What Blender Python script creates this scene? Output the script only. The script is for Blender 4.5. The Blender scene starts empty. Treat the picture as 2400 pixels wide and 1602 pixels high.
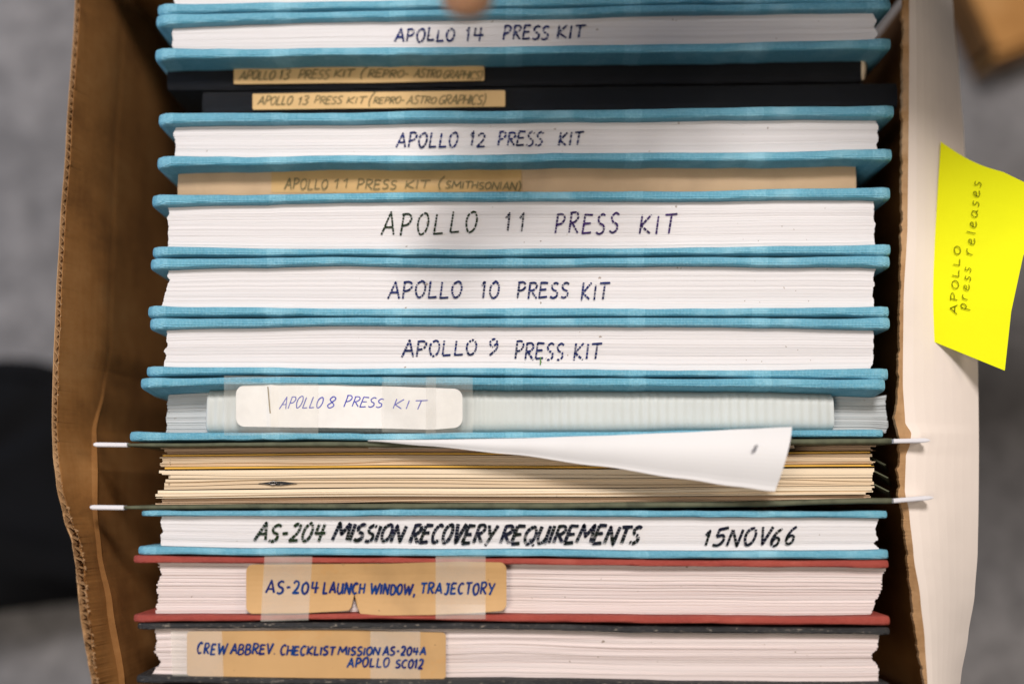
import bpy, math, random
import numpy as np
from mathutils import Vector
random.seed(7)
rng = np.random.default_rng(7)
scene = bpy.context.scene
COL = scene.collection
R = math.radians

# ------------------------------------------------------------------ camera
S = 0.4 / 2400.0                    # metres per photo pixel at the book tops
CAM = Vector((0.0, -0.058, 0.45))
TGT = Vector((0.0, 0.0, 0.0))
DIST = (TGT - CAM).length
cd = bpy.data.cameras.new('camera')
cam = bpy.data.objects.new('camera', cd)
COL.objects.link(cam)
cam.location = CAM
FW = (TGT - CAM).normalized()
cam.rotation_euler = FW.to_track_quat('-Z', 'Y').to_euler()
cd.sensor_width = 36.0
cd.lens = 36.0 * DIST / 0.4
cd.clip_start = 0.01
cd.clip_end = 20
cd.dof.use_dof = True
cd.dof.focus_distance = DIST + 0.002
cd.dof.aperture_fstop = 1.9
scene.camera = cam
RT = Vector((1, 0, 0))
UP = RT.cross(FW).normalized()

def P(px, py, z=0.0):
    """photo pixel -> world point on the horizontal plane at height z"""
    d = FW * DIST + RT * ((px - 1200) * S) + UP * ((801 - py) * S)
    t = (z - CAM.z) / d.z
    return CAM + d * t

# ------------------------------------------------------------------ light
w = bpy.data.worlds.new('World')
scene.world = w
w.use_nodes = True
bg = w.node_tree.nodes['Background']
bg.inputs[0].default_value = (0.80, 0.90, 1.0, 1)
bg.inputs[1].default_value = 0.06

def area(name, loc, target, size, power, color):
    l = bpy.data.lights.new(name, 'AREA')
    l.shape = 'DISK'
    l.size = size
    l.energy = power
    l.color = color
    o = bpy.data.objects.new(name, l)
    COL.objects.link(o)
    o.location = loc
    o.rotation_euler = (Vector(target) - Vector(loc)).to_track_quat('-Z', 'Y').to_euler()
    return o
area('ceiling_or_fill_lamp', (0.12, 0.75, 1.40), (0, 0, 0), 0.36, 23, (1.0, 0.95, 0.93))
area('ceiling_or_fill_lamp', (-0.65, -0.15, 1.5), (0, 0, 0), 0.6, 9.5, (1.0, 0.88, 0.76))  # added warm fill with no known source, lifts the shaded parts
area('ceiling_or_fill_lamp', (1.1, 0.35, 1.1), (0, 0, 0), 0.30, 3.2, (1.0, 0.84, 0.70))
area('cool_side_fill', (-1.7, 0.35, 0.42), (-0.35, 0, -0.28), 0.7, 10, (0.42, 0.62, 1.0))  # added fill that tints the floor left of the box blue; no window known

scene.view_settings.view_transform = 'Standard'
scene.view_settings.look = 'None'
scene.view_settings.exposure = 0.0
scene.view_settings.gamma = 1.0
scene.view_settings.use_curve_mapping = False

# ------------------------------------------------------------------ materials
def new_mat(name):
    m = bpy.data.materials.new(name)
    m.use_nodes = True
    nt = m.node_tree
    b = nt.nodes['Principled BSDF']
    return m, nt, b

def N(nt, typ, **kw):
    n = nt.nodes.new(typ)
    for k, v in kw.items():
        if k.startswith('i_'):
            key = k[2:]
            key = int(key) if key.isdigit() else key.replace('_', ' ')
            n.inputs[key].default_value = v
        else:
            setattr(n, k, v)
    return n

def coords(nt, scale=(1, 1, 1)):
    tc = N(nt, 'ShaderNodeTexCoord')
    mp = N(nt, 'ShaderNodeMapping')
    mp.inputs['Scale'].default_value = scale
    nt.links.new(tc.outputs['Object'], mp.inputs['Vector'])
    return mp.outputs[0], tc

def noise(nt, vec, scale, detail=3, rough=0.55):
    n = N(nt, 'ShaderNodeTexNoise')
    n.inputs['Scale'].default_value = scale
    n.inputs['Detail'].default_value = detail
    n.inputs['Roughness'].default_value = rough
    nt.links.new(vec, n.inputs['Vector'])
    return n.outputs['Fac']

def ramp(nt, fac, stops):
    r = N(nt, 'ShaderNodeValToRGB')
    cr = r.color_ramp
    while len(cr.elements) < len(stops):
        cr.elements.new(0.5)
    for e, (p, c) in zip(cr.elements, stops):
        e.position = p
        e.color = (*c, 1)
    nt.links.new(fac, r.inputs[0])
    return r.outputs[0]

def mixc(nt, fac, a, b, mode='MIX'):
    m = N(nt, 'ShaderNodeMix', data_type='RGBA', blend_type=mode)
    for sock, v in ((m.inputs[0], fac), (m.inputs[6], a), (m.inputs[7], b)):
        if isinstance(v, (int, float)):
            sock.default_value = v
        elif isinstance(v, tuple):
            sock.default_value = (*v, 1) if len(v) == 3 else v
        else:
            nt.links.new(v, sock)
    return m.outputs[2]

def math_n(nt, op, a, b=None, c=None):
    m = N(nt, 'ShaderNodeMath', operation=op)
    for s, v in zip(m.inputs, (a, b, c)):
        if v is None:
            continue
        if isinstance(v, (int, float)):
            s.default_value = v
        else:
            nt.links.new(v, s)
    return m.outputs[0]

def bump(nt, b, h, strength, dist):
    bn = N(nt, 'ShaderNodeBump')
    bn.inputs['Strength'].default_value = strength
    bn.inputs['Distance'].default_value = dist
    nt.links.new(h, bn.inputs['Height'])
    nt.links.new(bn.outputs[0], b.inputs['Normal'])

BANDS = [(352, 385), (620, 660), (902, 941), (1185, 1225), (1473, 1513), (1765, 1806), (2064, 2096)]

def cloth(name, base, dark, light, bands=True, weave=900, wear=None):
    m, nt, b = new_mat(name)
    v, tc = coords(nt)
    n1 = noise(nt, v, 55, 4)
    n2 = noise(nt, v, 900, 2)
    col = ramp(nt, n1, [(0.3, dark), (0.55, base), (0.75, light)])
    # woven threads: two diagonal waves
    sp = N(nt, 'ShaderNodeSeparateXYZ')
    nt.links.new(v, sp.inputs[0])
    yz = math_n(nt, 'SUBTRACT', sp.outputs[1], sp.outputs[2])
    a = math_n(nt, 'SINE', math_n(nt, 'MULTIPLY', math_n(nt, 'ADD', sp.outputs[0], yz), weave * 6.28))
    c = math_n(nt, 'SINE', math_n(nt, 'MULTIPLY', math_n(nt, 'SUBTRACT', sp.outputs[0], yz), weave * 6.28))
    wv = math_n(nt, 'MULTIPLY', a, c)
    wf = math_n(nt, 'ADD', math_n(nt, 'MULTIPLY', wv, 0.7), 0.42)
    col = mixc(nt, math_n(nt, 'MULTIPLY', wf, math_n(nt, 'MULTIPLY', n2, 1.5)), col, light)
    if bands:
        tot = None
        for x0, x1 in BANDS:
            cx = ((x0 + x1) / 2 - 1200) * S
            hw = (x1 - x0) / 2 * S
            d = math_n(nt, 'ABSOLUTE', math_n(nt, 'SUBTRACT', sp.outputs[0], cx))
            f = math_n(nt, 'LESS_THAN', d, hw)
            tot = f if tot is None else math_n(nt, 'ADD', tot, f)
        mottled = math_n(nt, 'MULTIPLY', tot, math_n(nt, 'MULTIPLY', n2, 0.34))
        lt = tuple(min(1, k * 1.25 + 0.05) for k in light)
        col = mixc(nt, mottled, col, lt)
    if wear:
        n3 = noise(nt, coords(nt, (0.35, 1, 1))[0], 1400, 3, 0.7)
        msk = math_n(nt, 'GREATER_THAN', n3, 0.63)
        col = mixc(nt, msk, col, wear)
    nt.links.new(col, b.inputs['Base Color'])
    b.inputs['Roughness'].default_value = 0.62
    b.inputs['Specular IOR Level'].default_value = 0.35
    bump(nt, b, math_n(nt, 'ADD', wv, math_n(nt, 'MULTIPLY', n2, 2.0)), 0.8, 0.0002)
    return m

def paper_edges(name, base, line, amount=0.5, dist=0.0001):
    """cut page edges: fine tone lines running along the block"""
    m, nt, b = new_mat(name)
    v, tc = coords(nt, (3.0, 1500, 40))
    n1 = noise(nt, v, 1.0, 5, 0.75)
    v2, _ = coords(nt, (1.2, 520, 10))
    n2 = noise(nt, v2, 1.0, 3, 0.6)
    v3, _ = coords(nt)
    n3 = noise(nt, v3, 25, 3)
    f = math_n(nt, 'MULTIPLY', math_n(nt, 'ADD', n1, n2), 0.5)
    col = ramp(nt, f, [(0.36, line), (0.50, base), (0.60, tuple(min(1, k * 1.06) for k in base))])
    col = mixc(nt, math_n(nt, 'MULTIPLY', n3, 0.35), col, tuple(0.6 * a + 0.4 * c for a, c in zip(base, line)))
    n4 = noise(nt, v3, 420, 1)
    speck = math_n(nt, 'GREATER_THAN', n4, 0.785)
    col = mixc(nt, speck, col, (0.25, 0.18, 0.12))
    nt.links.new(mixc(nt, 1 - amount, col, base), b.inputs['Base Color'])
    b.inputs['Roughness'].default_value = 0.8
    b.inputs['Specular IOR Level'].default_value = 0.2
    bump(nt, b, n1, 0.4, dist)
    return m

def flat_paper(name, base, var=0.12, rough=0.7, scale=60, stain=None):
    m, nt, b = new_mat(name)
    v, tc = coords(nt)
    n1 = noise(nt, v, scale, 4)
    n2 = noise(nt, v, 1500, 2)
    dk = tuple(k * (1 - var * 2) for k in base)
    lt = tuple(min(1, k * (1 + var)) for k in base)
    col = ramp(nt, n1, [(0.3, dk), (0.5, base), (0.72, lt)])
    if stain:
        n3 = noise(nt, v, 34, 5, 0.65)
        col = mixc(nt, math_n(nt, 'MULTIPLY', math_n(nt, 'GREATER_THAN', n3, 0.60), 0.25), col, stain)
        n5 = noise(nt, v, 700, 1)
        col = mixc(nt, math_n(nt, 'GREATER_THAN', n5, 0.79), col, (0.08, 0.05, 0.03))
    nt.links.new(col, b.inputs['Base Color'])
    b.inputs['Roughness'].default_value = rough
    b.inputs['Specular IOR Level'].default_value = 0.3
    bump(nt, b, n2, 0.4, 0.00008)
    return m

def ink(name, c1, c2):
    m, nt, b = new_mat(name)
    v, tc = coords(nt)
    n1 = noise(nt, v, 160, 2)
    nt.links.new(ramp(nt, n1, [(0.35, c1), (0.65, c2)]), b.inputs['Base Color'])
    b.inputs['Roughness'].default_value = 0.8
    b.inputs['Specular IOR Level'].default_value = 0.1
    return m

def kraft(name, base, dark, light):
    m, nt, b = new_mat(name)
    v, _ = coords(nt)
    n1 = noise(nt, v, 28, 5, 0.65)
    v2, _ = coords(nt, (1, 1, 0.08))
    n2 = noise(nt, v2, 380, 3, 0.7)
    v3, _ = coords(nt, (0.2, 0.04, 1))
    n3 = noise(nt, v3, 500, 3, 0.7)
    f = math_n(nt, 'ADD', math_n(nt, 'MULTIPLY', n1, 0.76), math_n(nt, 'MULTIPLY', math_n(nt, 'ADD', n2, n3), 0.12))
    col = ramp(nt, f, [(0.36, dark), (0.5, base), (0.70, light)])
    v4, _ = coords(nt, (1, 2.2, 0.9))
    sc = noise(nt, v4, 180, 2, 0.8)
    col = mixc(nt, math_n(nt, 'MULTIPLY', math_n(nt, 'GREATER_THAN', sc, 0.74), 0.10), col, light)
    nt.links.new(col, b.inputs['Base Color'])
    b.inputs['Roughness'].default_value = 0.75
    b.inputs['Specular IOR Level'].default_value = 0.25
    bump(nt, b, math_n(nt, 'ADD', math_n(nt, 'MULTIPLY', n2, 0.3), n1), 0.25, 0.0002)
    return m

M = {}
M['blue'] = cloth('blue cloth', (0.11, 0.40, 0.54), (0.075, 0.32, 0.46), (0.34, 0.66, 0.78))
M['red'] = cloth('red cloth', (0.42, 0.065, 0.045), (0.33, 0.045, 0.035), (0.56, 0.13, 0.09), bands=False, weave=1100)
M['black'] = cloth('black cloth', (0.007, 0.007, 0.008), (0.004, 0.004, 0.005), (0.014, 0.013, 0.014), bands=False, weave=1400)
M['worn'] = cloth('worn black leatherette', (0.022, 0.021, 0.022), (0.012, 0.012, 0.013), (0.06, 0.058, 0.055), bands=False, weave=700, wear=(0.28, 0.24, 0.19))
M['pages'] = paper_edges('white page edges', (0.74, 0.71, 0.70), (0.62, 0.585, 0.57), 0.7)
M['pages_pink'] = paper_edges('pinkish page edges', (0.76, 0.665, 0.63), (0.50, 0.39, 0.36), 0.8)
M['pages_grey'] = paper_edges('grey page edges', (0.50, 0.52, 0.52), (0.41, 0.43, 0.43), 0.6)
M['cream'] = paper_edges('cream paper edges', (0.77, 0.61, 0.42), (0.46, 0.33, 0.20), 0.8, 0.0002)
M['cream_pale'] = paper_edges('pale cream paper edges', (0.82, 0.69, 0.51), (0.56, 0.43, 0.28), 0.7, 0.0002)
M['tan_edges'] = paper_edges('tan paper edges', (0.62, 0.44, 0.29), (0.32, 0.21, 0.13), 0.8, 0.0002)
M['yellow_card'] = flat_paper('yellow card', (0.78, 0.45, 0.08), 0.1)
M['kraft_label'] = flat_paper('aged gummed label paper', (0.53, 0.315, 0.13), 0.12, 0.6, 30, (0.55, 0.28, 0.09))
M['kraft_dim'] = flat_paper('yellowed label paper', (0.62, 0.40, 0.17), 0.08, 0.6, 40)
M['kraft_strip'] = flat_paper('old amber tape', (0.50, 0.31, 0.12), 0.10, 0.35, 40)
M['manila'] = flat_paper('manila cover', (0.50, 0.34, 0.20), 0.07, 0.6, 50)
M['white_label'] = flat_paper('off white label', (0.80, 0.775, 0.73), 0.05, 0.55, 60)
M['white_sheet'] = flat_paper('white sheet', (0.72, 0.70, 0.68), 0.03, 0.6, 20)
M['green_card'] = flat_paper('olive card', (0.10, 0.105, 0.062), 0.18, 0.7, 200)
M['white_plastic'] = flat_paper('white plastic', (0.70, 0.68, 0.70), 0.02, 0.35)
M['strip'] = flat_paper('ribbed grey strip', (0.55, 0.57, 0.54), 0.03, 0.5)
M['note'] = flat_paper('fluorescent yellow paper', (0.80, 0.80, 0.0), 0.02, 0.85, 30)
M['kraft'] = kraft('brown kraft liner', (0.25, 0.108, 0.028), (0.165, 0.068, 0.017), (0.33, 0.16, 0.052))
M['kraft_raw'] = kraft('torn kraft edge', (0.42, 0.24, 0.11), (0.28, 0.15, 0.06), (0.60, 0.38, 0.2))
M['kraft_other'] = kraft('brown carton', (0.42, 0.20, 0.055), (0.34, 0.155, 0.04), (0.5, 0.27, 0.1))
M['white_liner'] = flat_paper('white carton liner', (0.80, 0.70, 0.62), 0.06, 0.6, 14)
M['ink_navy'] = ink('navy ink', (0.012, 0.018, 0.06), (0.02, 0.03, 0.14))
M['ink_black'] = ink('black ink', (0.008, 0.012, 0.008), (0.012, 0.012, 0.03))
M['ink_green'] = ink('greenish black ink', (0.015, 0.03, 0.008), (0.02, 0.03, 0.02))
M['ink_violet'] = ink('violet black ink', (0.02, 0.012, 0.06), (0.05, 0.02, 0.12))
M['ink_blue'] = ink('blue marker ink', (0.004, 0.045, 0.19), (0.012, 0.014, 0.11))
M['ink_pen'] = ink('blue ballpoint', (0.05, 0.06, 0.38), (0.07, 0.08, 0.45))
M['pencil'] = ink('grey pencil', (0.15, 0.125, 0.06), (0.22, 0.17, 0.08))
M['ink_note'] = ink('black pen', (0.07, 0.075, 0.0), (0.14, 0.14, 0.0))
M['fold_shadow'] = flat_paper('label fold shade', (0.20, 0.14, 0.05), 0.1)  # dark tone standing for the shade in the label's fold

def tape_mat(lo=0.10):
    m, nt, b = new_mat('frosted tape')
    out = nt.nodes['Material Output']
    v, _ = coords(nt)
    tr = N(nt, 'ShaderNodeBsdfTransparent')
    b.inputs['Base Color'].default_value = (0.80, 0.76, 0.66, 1)
    b.inputs['Roughness'].default_value = 0.3
    mx = N(nt, 'ShaderNodeMixShader')
    f = math_n(nt, 'ADD', math_n(nt, 'MULTIPLY', noise(nt, v, 90, 3), 0.12), lo)
    nt.links.new(f, mx.inputs[0])
    nt.links.new(tr.outputs[0], mx.inputs[1])
    nt.links.new(b.outputs[0], mx.inputs[2])
    nt.links.new(mx.outputs[0], out.inputs['Surface'])
    return m
M['tape'] = tape_mat()
M['tape_clear'] = tape_mat(0.015)

# ------------------------------------------------------------------ object helpers
def link_mesh(name, verts, faces, mat, parent=None, smooth=False, kind=None, label=None):
    me = bpy.data.meshes.new(name)
    loc = Vector(parent.location) if parent is not None and parent.parent is None else Vector((0, 0, 0))
    # a sub-part hangs under a part that sits at its thing's origin
    if parent is not None and parent.parent is not None:
        loc = Vector(parent.parent.location)
    vs = [(v[0] - loc[0], v[1] - loc[1], v[2] - loc[2]) for v in verts]
    me.from_pydata(vs, [], faces)
    me.validate()
    if smooth:
        me.polygons.foreach_set('use_smooth', [True] * len(me.polygons))
    me.materials.append(mat)
    o = bpy.data.objects.new(name, me)
    COL.objects.link(o)
    if parent is not None:
        o.parent = parent
    if kind:
        o['kind'] = kind
    if label:
        o['label'] = label
    return o

def thing(name, label, cat, loc, group=None):
    o = bpy.data.objects.new(name, None)
    COL.objects.link(o)
    o.empty_display_size = 0.01
    o.location = loc
    o['label'] = label
    o['category'] = cat
    if group:
        o['group'] = group
    return o

def grid_mesh(G, closed_u=False, closed_v=False, cap=False):
    nu, nv = len(G), len(G[0])
    verts = [tuple(p) for row in G for p in row]
    faces = []
    for i in range(nu if closed_u else nu - 1):
        for j in range(nv if closed_v else nv - 1):
            a = i * nv + j
            b_ = i * nv + (j + 1) % nv
            c = ((i + 1) % nu) * nv + (j + 1) % nv
            d = ((i + 1) % nu) * nv + j
            faces.append((a, b_, c, d))
    if cap:
        faces.append(tuple(range(nv)))
        faces.append(tuple(range((nu - 1) * nv, nu * nv))[::-1])
    return verts, faces

def slab(G, off):
    """thicken a grid of points by an offset vector (or a grid of them) -> closed sheet"""
    nu, nv = len(G), len(G[0])
    verts = [tuple(p) for row in G for p in row]
    n = len(verts)
    for i in range(nu):
        for j in range(nv):
            p = G[i][j]
            o = off(i, j) if callable(off) else off
            verts.append((p[0] + o[0], p[1] + o[1], p[2] + o[2]))
    faces = []
    for i in range(nu - 1):
        for j in range(nv - 1):
            a, b_, c, d = i * nv + j, i * nv + j + 1, (i + 1) * nv + j + 1, (i + 1) * nv + j
            faces.append((a, b_, c, d))
            faces.append((n + d, n + c, n + b_, n + a))
    ring = [(i, 0) for i in range(nu)] + [(nu - 1, j) for j in range(1, nv)] + \
           [(i, nv - 1) for i in range(nu - 2, -1, -1)] + [(0, j) for j in range(nv - 2, 0, -1)]
    for k in range(len(ring)):
        a = ring[k][0] * nv + ring[k][1]
        b_ = ring[(k + 1) % len(ring)][0] * nv + ring[(k + 1) % len(ring)][1]
        faces.append((a, b_, n + b_, n + a))
    return verts, faces

def smooth_noise(seed, n, amp, scale):
    r = np.random.default_rng(seed)
    k = max(4, int(scale))
    pts = r.normal(0, amp, k)
    xs = np.linspace(0, k - 1, n)
    i = np.clip(xs.astype(int), 0, k - 2)
    f = xs - i
    f = f * f * (3 - 2 * f)
    return pts[i] * (1 - f) + pts[i + 1] * f

BOOK_Z = -0.272      # where the books stand (box bottom)

def cosint(x, xs, ys):
    """monotone smooth interpolation"""
    x = np.asarray(x, float)
    i = np.clip(np.searchsorted(xs, x) - 1, 0, len(xs) - 2)
    x0, x1 = np.array(xs)[i], np.array(xs)[i + 1]
    f = np.clip((x - x0) / (x1 - x0), 0, 1)
    g = 0.5 * f + 0.5 * f * f * (3 - 2 * f)
    return np.array(ys)[i] * (1 - g) + np.array(ys)[i + 1] * g

_seed = [100]
def board(name, pts, mat, parent, z0=0.0, depth=0.262, lean=0.0, flare=0.28, rnd=0.65, wav=0.9, label=None, flare_px=60, corner=0.007):
    """a cloth covered board: pts = [(px, ytop, ybottom)] of its upper edge in the photo.
       returns (object, X array, Yupper array, Ylower array)"""
    _seed[0] += 1
    xs = [p[0] for p in pts]
    n = 90
    x = np.linspace(xs[0], xs[-1], n)
    t = 1 - np.cos(np.linspace(0, math.pi / 2, 6))
    x = np.concatenate([xs[0] + 6 * t[:-1], x[1:-1][(x[1:-1] > xs[0] + 6) & (x[1:-1] < xs[-1] - 6)], xs[-1] - 3 * t[:-1][::-1]])
    n = len(x)
    yt = cosint(x, xs, [p[1] for p in pts])
    yb = cosint(x, xs, [p[2] for p in pts])
    wv = smooth_noise(_seed[0], n, wav, 12)
    yt += wv + smooth_noise(_seed[0] + 50, n, wav * 0.4, 40)
    yb += wv + smooth_noise(_seed[0] + 70, n, wav * 0.5, 40)
    mid = (yt + yb) / 2
    h = (yb - yt) / 2
    tip = np.maximum(np.exp(-((x - xs[0] - 10) / flare_px) ** 2), np.exp(-((x - xs[-1] + 10) / flare_px) ** 2))
    h = h * (1 - flare * 0.35 + flare * tip)
    for a, b_ in BANDS:                                     # cloth overlaps, a little proud
        h = h + 0.5 * ((x > a) & (x < b_))
    e = np.minimum(x - xs[0], xs[-1] - x)
    k = np.sqrt(np.clip(1 - (1 - np.clip((x - xs[0]) / 6, 0, 1)) ** 2, 0.08, 1)) * np.sqrt(np.clip(1 - (1 - np.clip((xs[-1] - x) / 3, 0, 1)) ** 2, 0.3, 1))
    G, X, YU, YL = [], [], [], []
    prof = [(-1, None), (-1, -0.02), (-1, -rnd * 1.6), (-0.92, -rnd * 0.62), (-0.7, -rnd * 0.2), (-0.35, -0.03), (0, 0),
            (0.35, -0.03), (0.7, -rnd * 0.2), (0.92, -rnd * 0.62), (1, -rnd * 1.6), (1, -0.02), (1, None)]
    zn = smooth_noise(_seed[0] + 9, n, 0.00015, 14)
    for i in range(n):
        up = P(x[i], mid[i] - h[i] * k[i], z0)
        lo = P(x[i], mid[i] + h[i] * k[i], z0)
        cx, cy, hh = (up.x + lo.x) / 2, (up.y + lo.y) / 2, (up.y - lo.y) / 2
        X.append(cx); YU.append(cy + hh); YL.append(cy - hh)
        # rounded upper corners of the board
        drop = 0.0
        ee = min(cx - P(xs[0], mid[0], z0).x, P(xs[-1], mid[-1], z0).x - cx)
        cr_ = corner if cx < 0 else 0.0025
        if ee < cr_:
            drop = 0.6 * (cr_ - math.sqrt(max(0, cr_ ** 2 - (cr_ - ee) ** 2)))
        row = []
        for (a, zz) in prof:
            if zz is None:
                z = z0 - depth
            elif zz == -0.02:
                z = z0 - 0.02
            else:
                z = z0 + zz * max(hh, 0.0007) * 1.0 - drop + zn[i]
            row.append((cx, cy + a * hh - lean * (z0 - z if z > z0 - 0.05 else 0.05), z))
        G.append(row)
    v, f = grid_mesh(G, closed_v=True, cap=True)
    o = link_mesh(name, v, f, mat, parent, smooth=True, label=label)
    return o, np.array(X), np.array(YU), np.array(YL)

def page_block(name, xl, xr, upper, lower, zp, mat, parent, pitch=0.00034, jag=0.0003, zvar=0.00006, groove=0.00016,
               pixel=False, kind='stuff', depth=0.25, seed=None, label=None, taper=(0, 0), gap=0.00012, big=0.015, ywob=0.0):
    """ribbed block of sheets between two curves.  upper/lower: (X, Y) world arrays or pixel point lists."""
    _seed[0] += 1
    r = np.random.default_rng(seed if seed else _seed[0])
    if pixel:
        xs = np.linspace(xl, xr, 40)
        uu = cosint(xs, [p[0] for p in upper], [p[1] for p in upper])
        ll = cosint(xs, [p[0] for p in lower], [p[1] for p in lower])
        U = [P(a, b_, zp) for a, b_ in zip(xs, uu)]
        L = [P(a, b_, zp) for a, b_ in zip(xs, ll)]
        X = np.array([p.x for p in U]); YU = np.array([p.y for p in U]); YL = np.array([p.y for p in L])
    else:
        ym = 0.5 * (np.mean(upper[1]) + np.mean(lower[1]))
        py = 801 - ym / S
        x0, x1 = P(xl, py, zp).x, P(xr, py, zp).x
        X = np.linspace(x0, x1, 44)
        YU = np.interp(X, upper[0], upper[1]) - gap
        YL = np.interp(X, lower[0], lower[1]) + gap
    m = len(X)
    th = float(np.mean(YU - YL))
    ns = max(2, int(th / pitch))
    wts = np.abs(r.normal(1, 0.35, ns)) + 0.3
    cum = np.concatenate([[0], np.cumsum(wts)]) / wts.sum()
    G = []
    zs = r.normal(0, zvar, ns)
    swell = smooth_noise(_seed[0] + 31, ns, zvar * 1.3, max(4, ns / 6))
    dl = r.normal(0, jag, ns) * 0.25 + smooth_noise(_seed[0] + 33, ns, jag * 1.3, max(4, ns / 6))
    dr = r.normal(0, jag, ns) * 0.25 + smooth_noise(_seed[0] + 34, ns, jag * 1.3, max(4, ns / 6))
    wob = smooth_noise(_seed[0] + 5, m, 0.00018, 9)
    ywv = smooth_noise(_seed[0] + 77, m, ywob, 7)
    wob = wob + smooth_noise(_seed[0] + 78, m, ywob, 6)
    def row(f, z, a, b_, extra=None):
        xx = X + (a * (1 - np.linspace(0, 1, m)) ** 10) + (b_ * np.linspace(0, 1, m) ** 10)
        tp = (taper[0] * f * S, taper[1] * f * S)
        xx = xx + tp[0] * (1 - np.linspace(0, 1, m)) + tp[1] * np.linspace(0, 1, m)
        yy = YU * (1 - f) + YL * f + (wob + ywv * (f - .5) * 2) * math.sin(math.pi * f)
        zz = np.full(m, z) if extra is None else z + extra
        return [(xx[i], yy[i], zz[i]) for i in range(m)]
    G.append(row(0, zp - depth, dl[0], dr[0]))
    for s_ in range(ns):
        z = zp + zs[s_] + swell[s_]
        ex = smooth_noise(int(r.integers(1e6)), m, zvar * 0.5, 6)
        f0, f1 = cum[s_], cum[s_ + 1]
        g = groove * (abs(r.normal(0, 1)) ** 2) * 0.5
        if r.random() < big:
            g = groove * 3
        q = (f1 - f0) * 0.08
        G.append(row(f0 + q, z, dl[s_], dr[s_], ex))
        G.append(row(f1 - q, z, dl[s_], dr[s_], ex))
        if s_ < ns - 1:
            G.append(row(f1, z - g, (dl[s_] + dl[s_ + 1]) / 2, (dr[s_] + dr[s_ + 1]) / 2, ex))
    G.append(row(1, zp - depth, dl[-1], dr[-1]))
    verts = [p for g_ in G for p in g_]
    faces = []
    nr = len(G)
    for i in range(nr - 1):
        for j in range(m - 1):
            faces.append((i * m + j, (i + 1) * m + j, (i + 1) * m + j + 1, i * m + j + 1))
    # end walls: strips down to the floor of the block
    base = len(verts)
    for i in range(nr):
        verts.append((verts[i * m][0] + 0, verts[i * m][1], zp - depth))
        verts.append((verts[i * m + m - 1][0], verts[i * m + m - 1][1], zp - depth))
    for i in range(nr - 1):
        faces.append((i * m, base + 2 * i, base + 2 * i + 2, (i + 1) * m))
        faces.append((i * m + m - 1, (i + 1) * m + m - 1, base + 2 * i + 3, base + 2 * i + 1))
    o = link_mesh(name, verts, faces, mat, parent, kind=kind, label=label)
    return o

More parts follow.
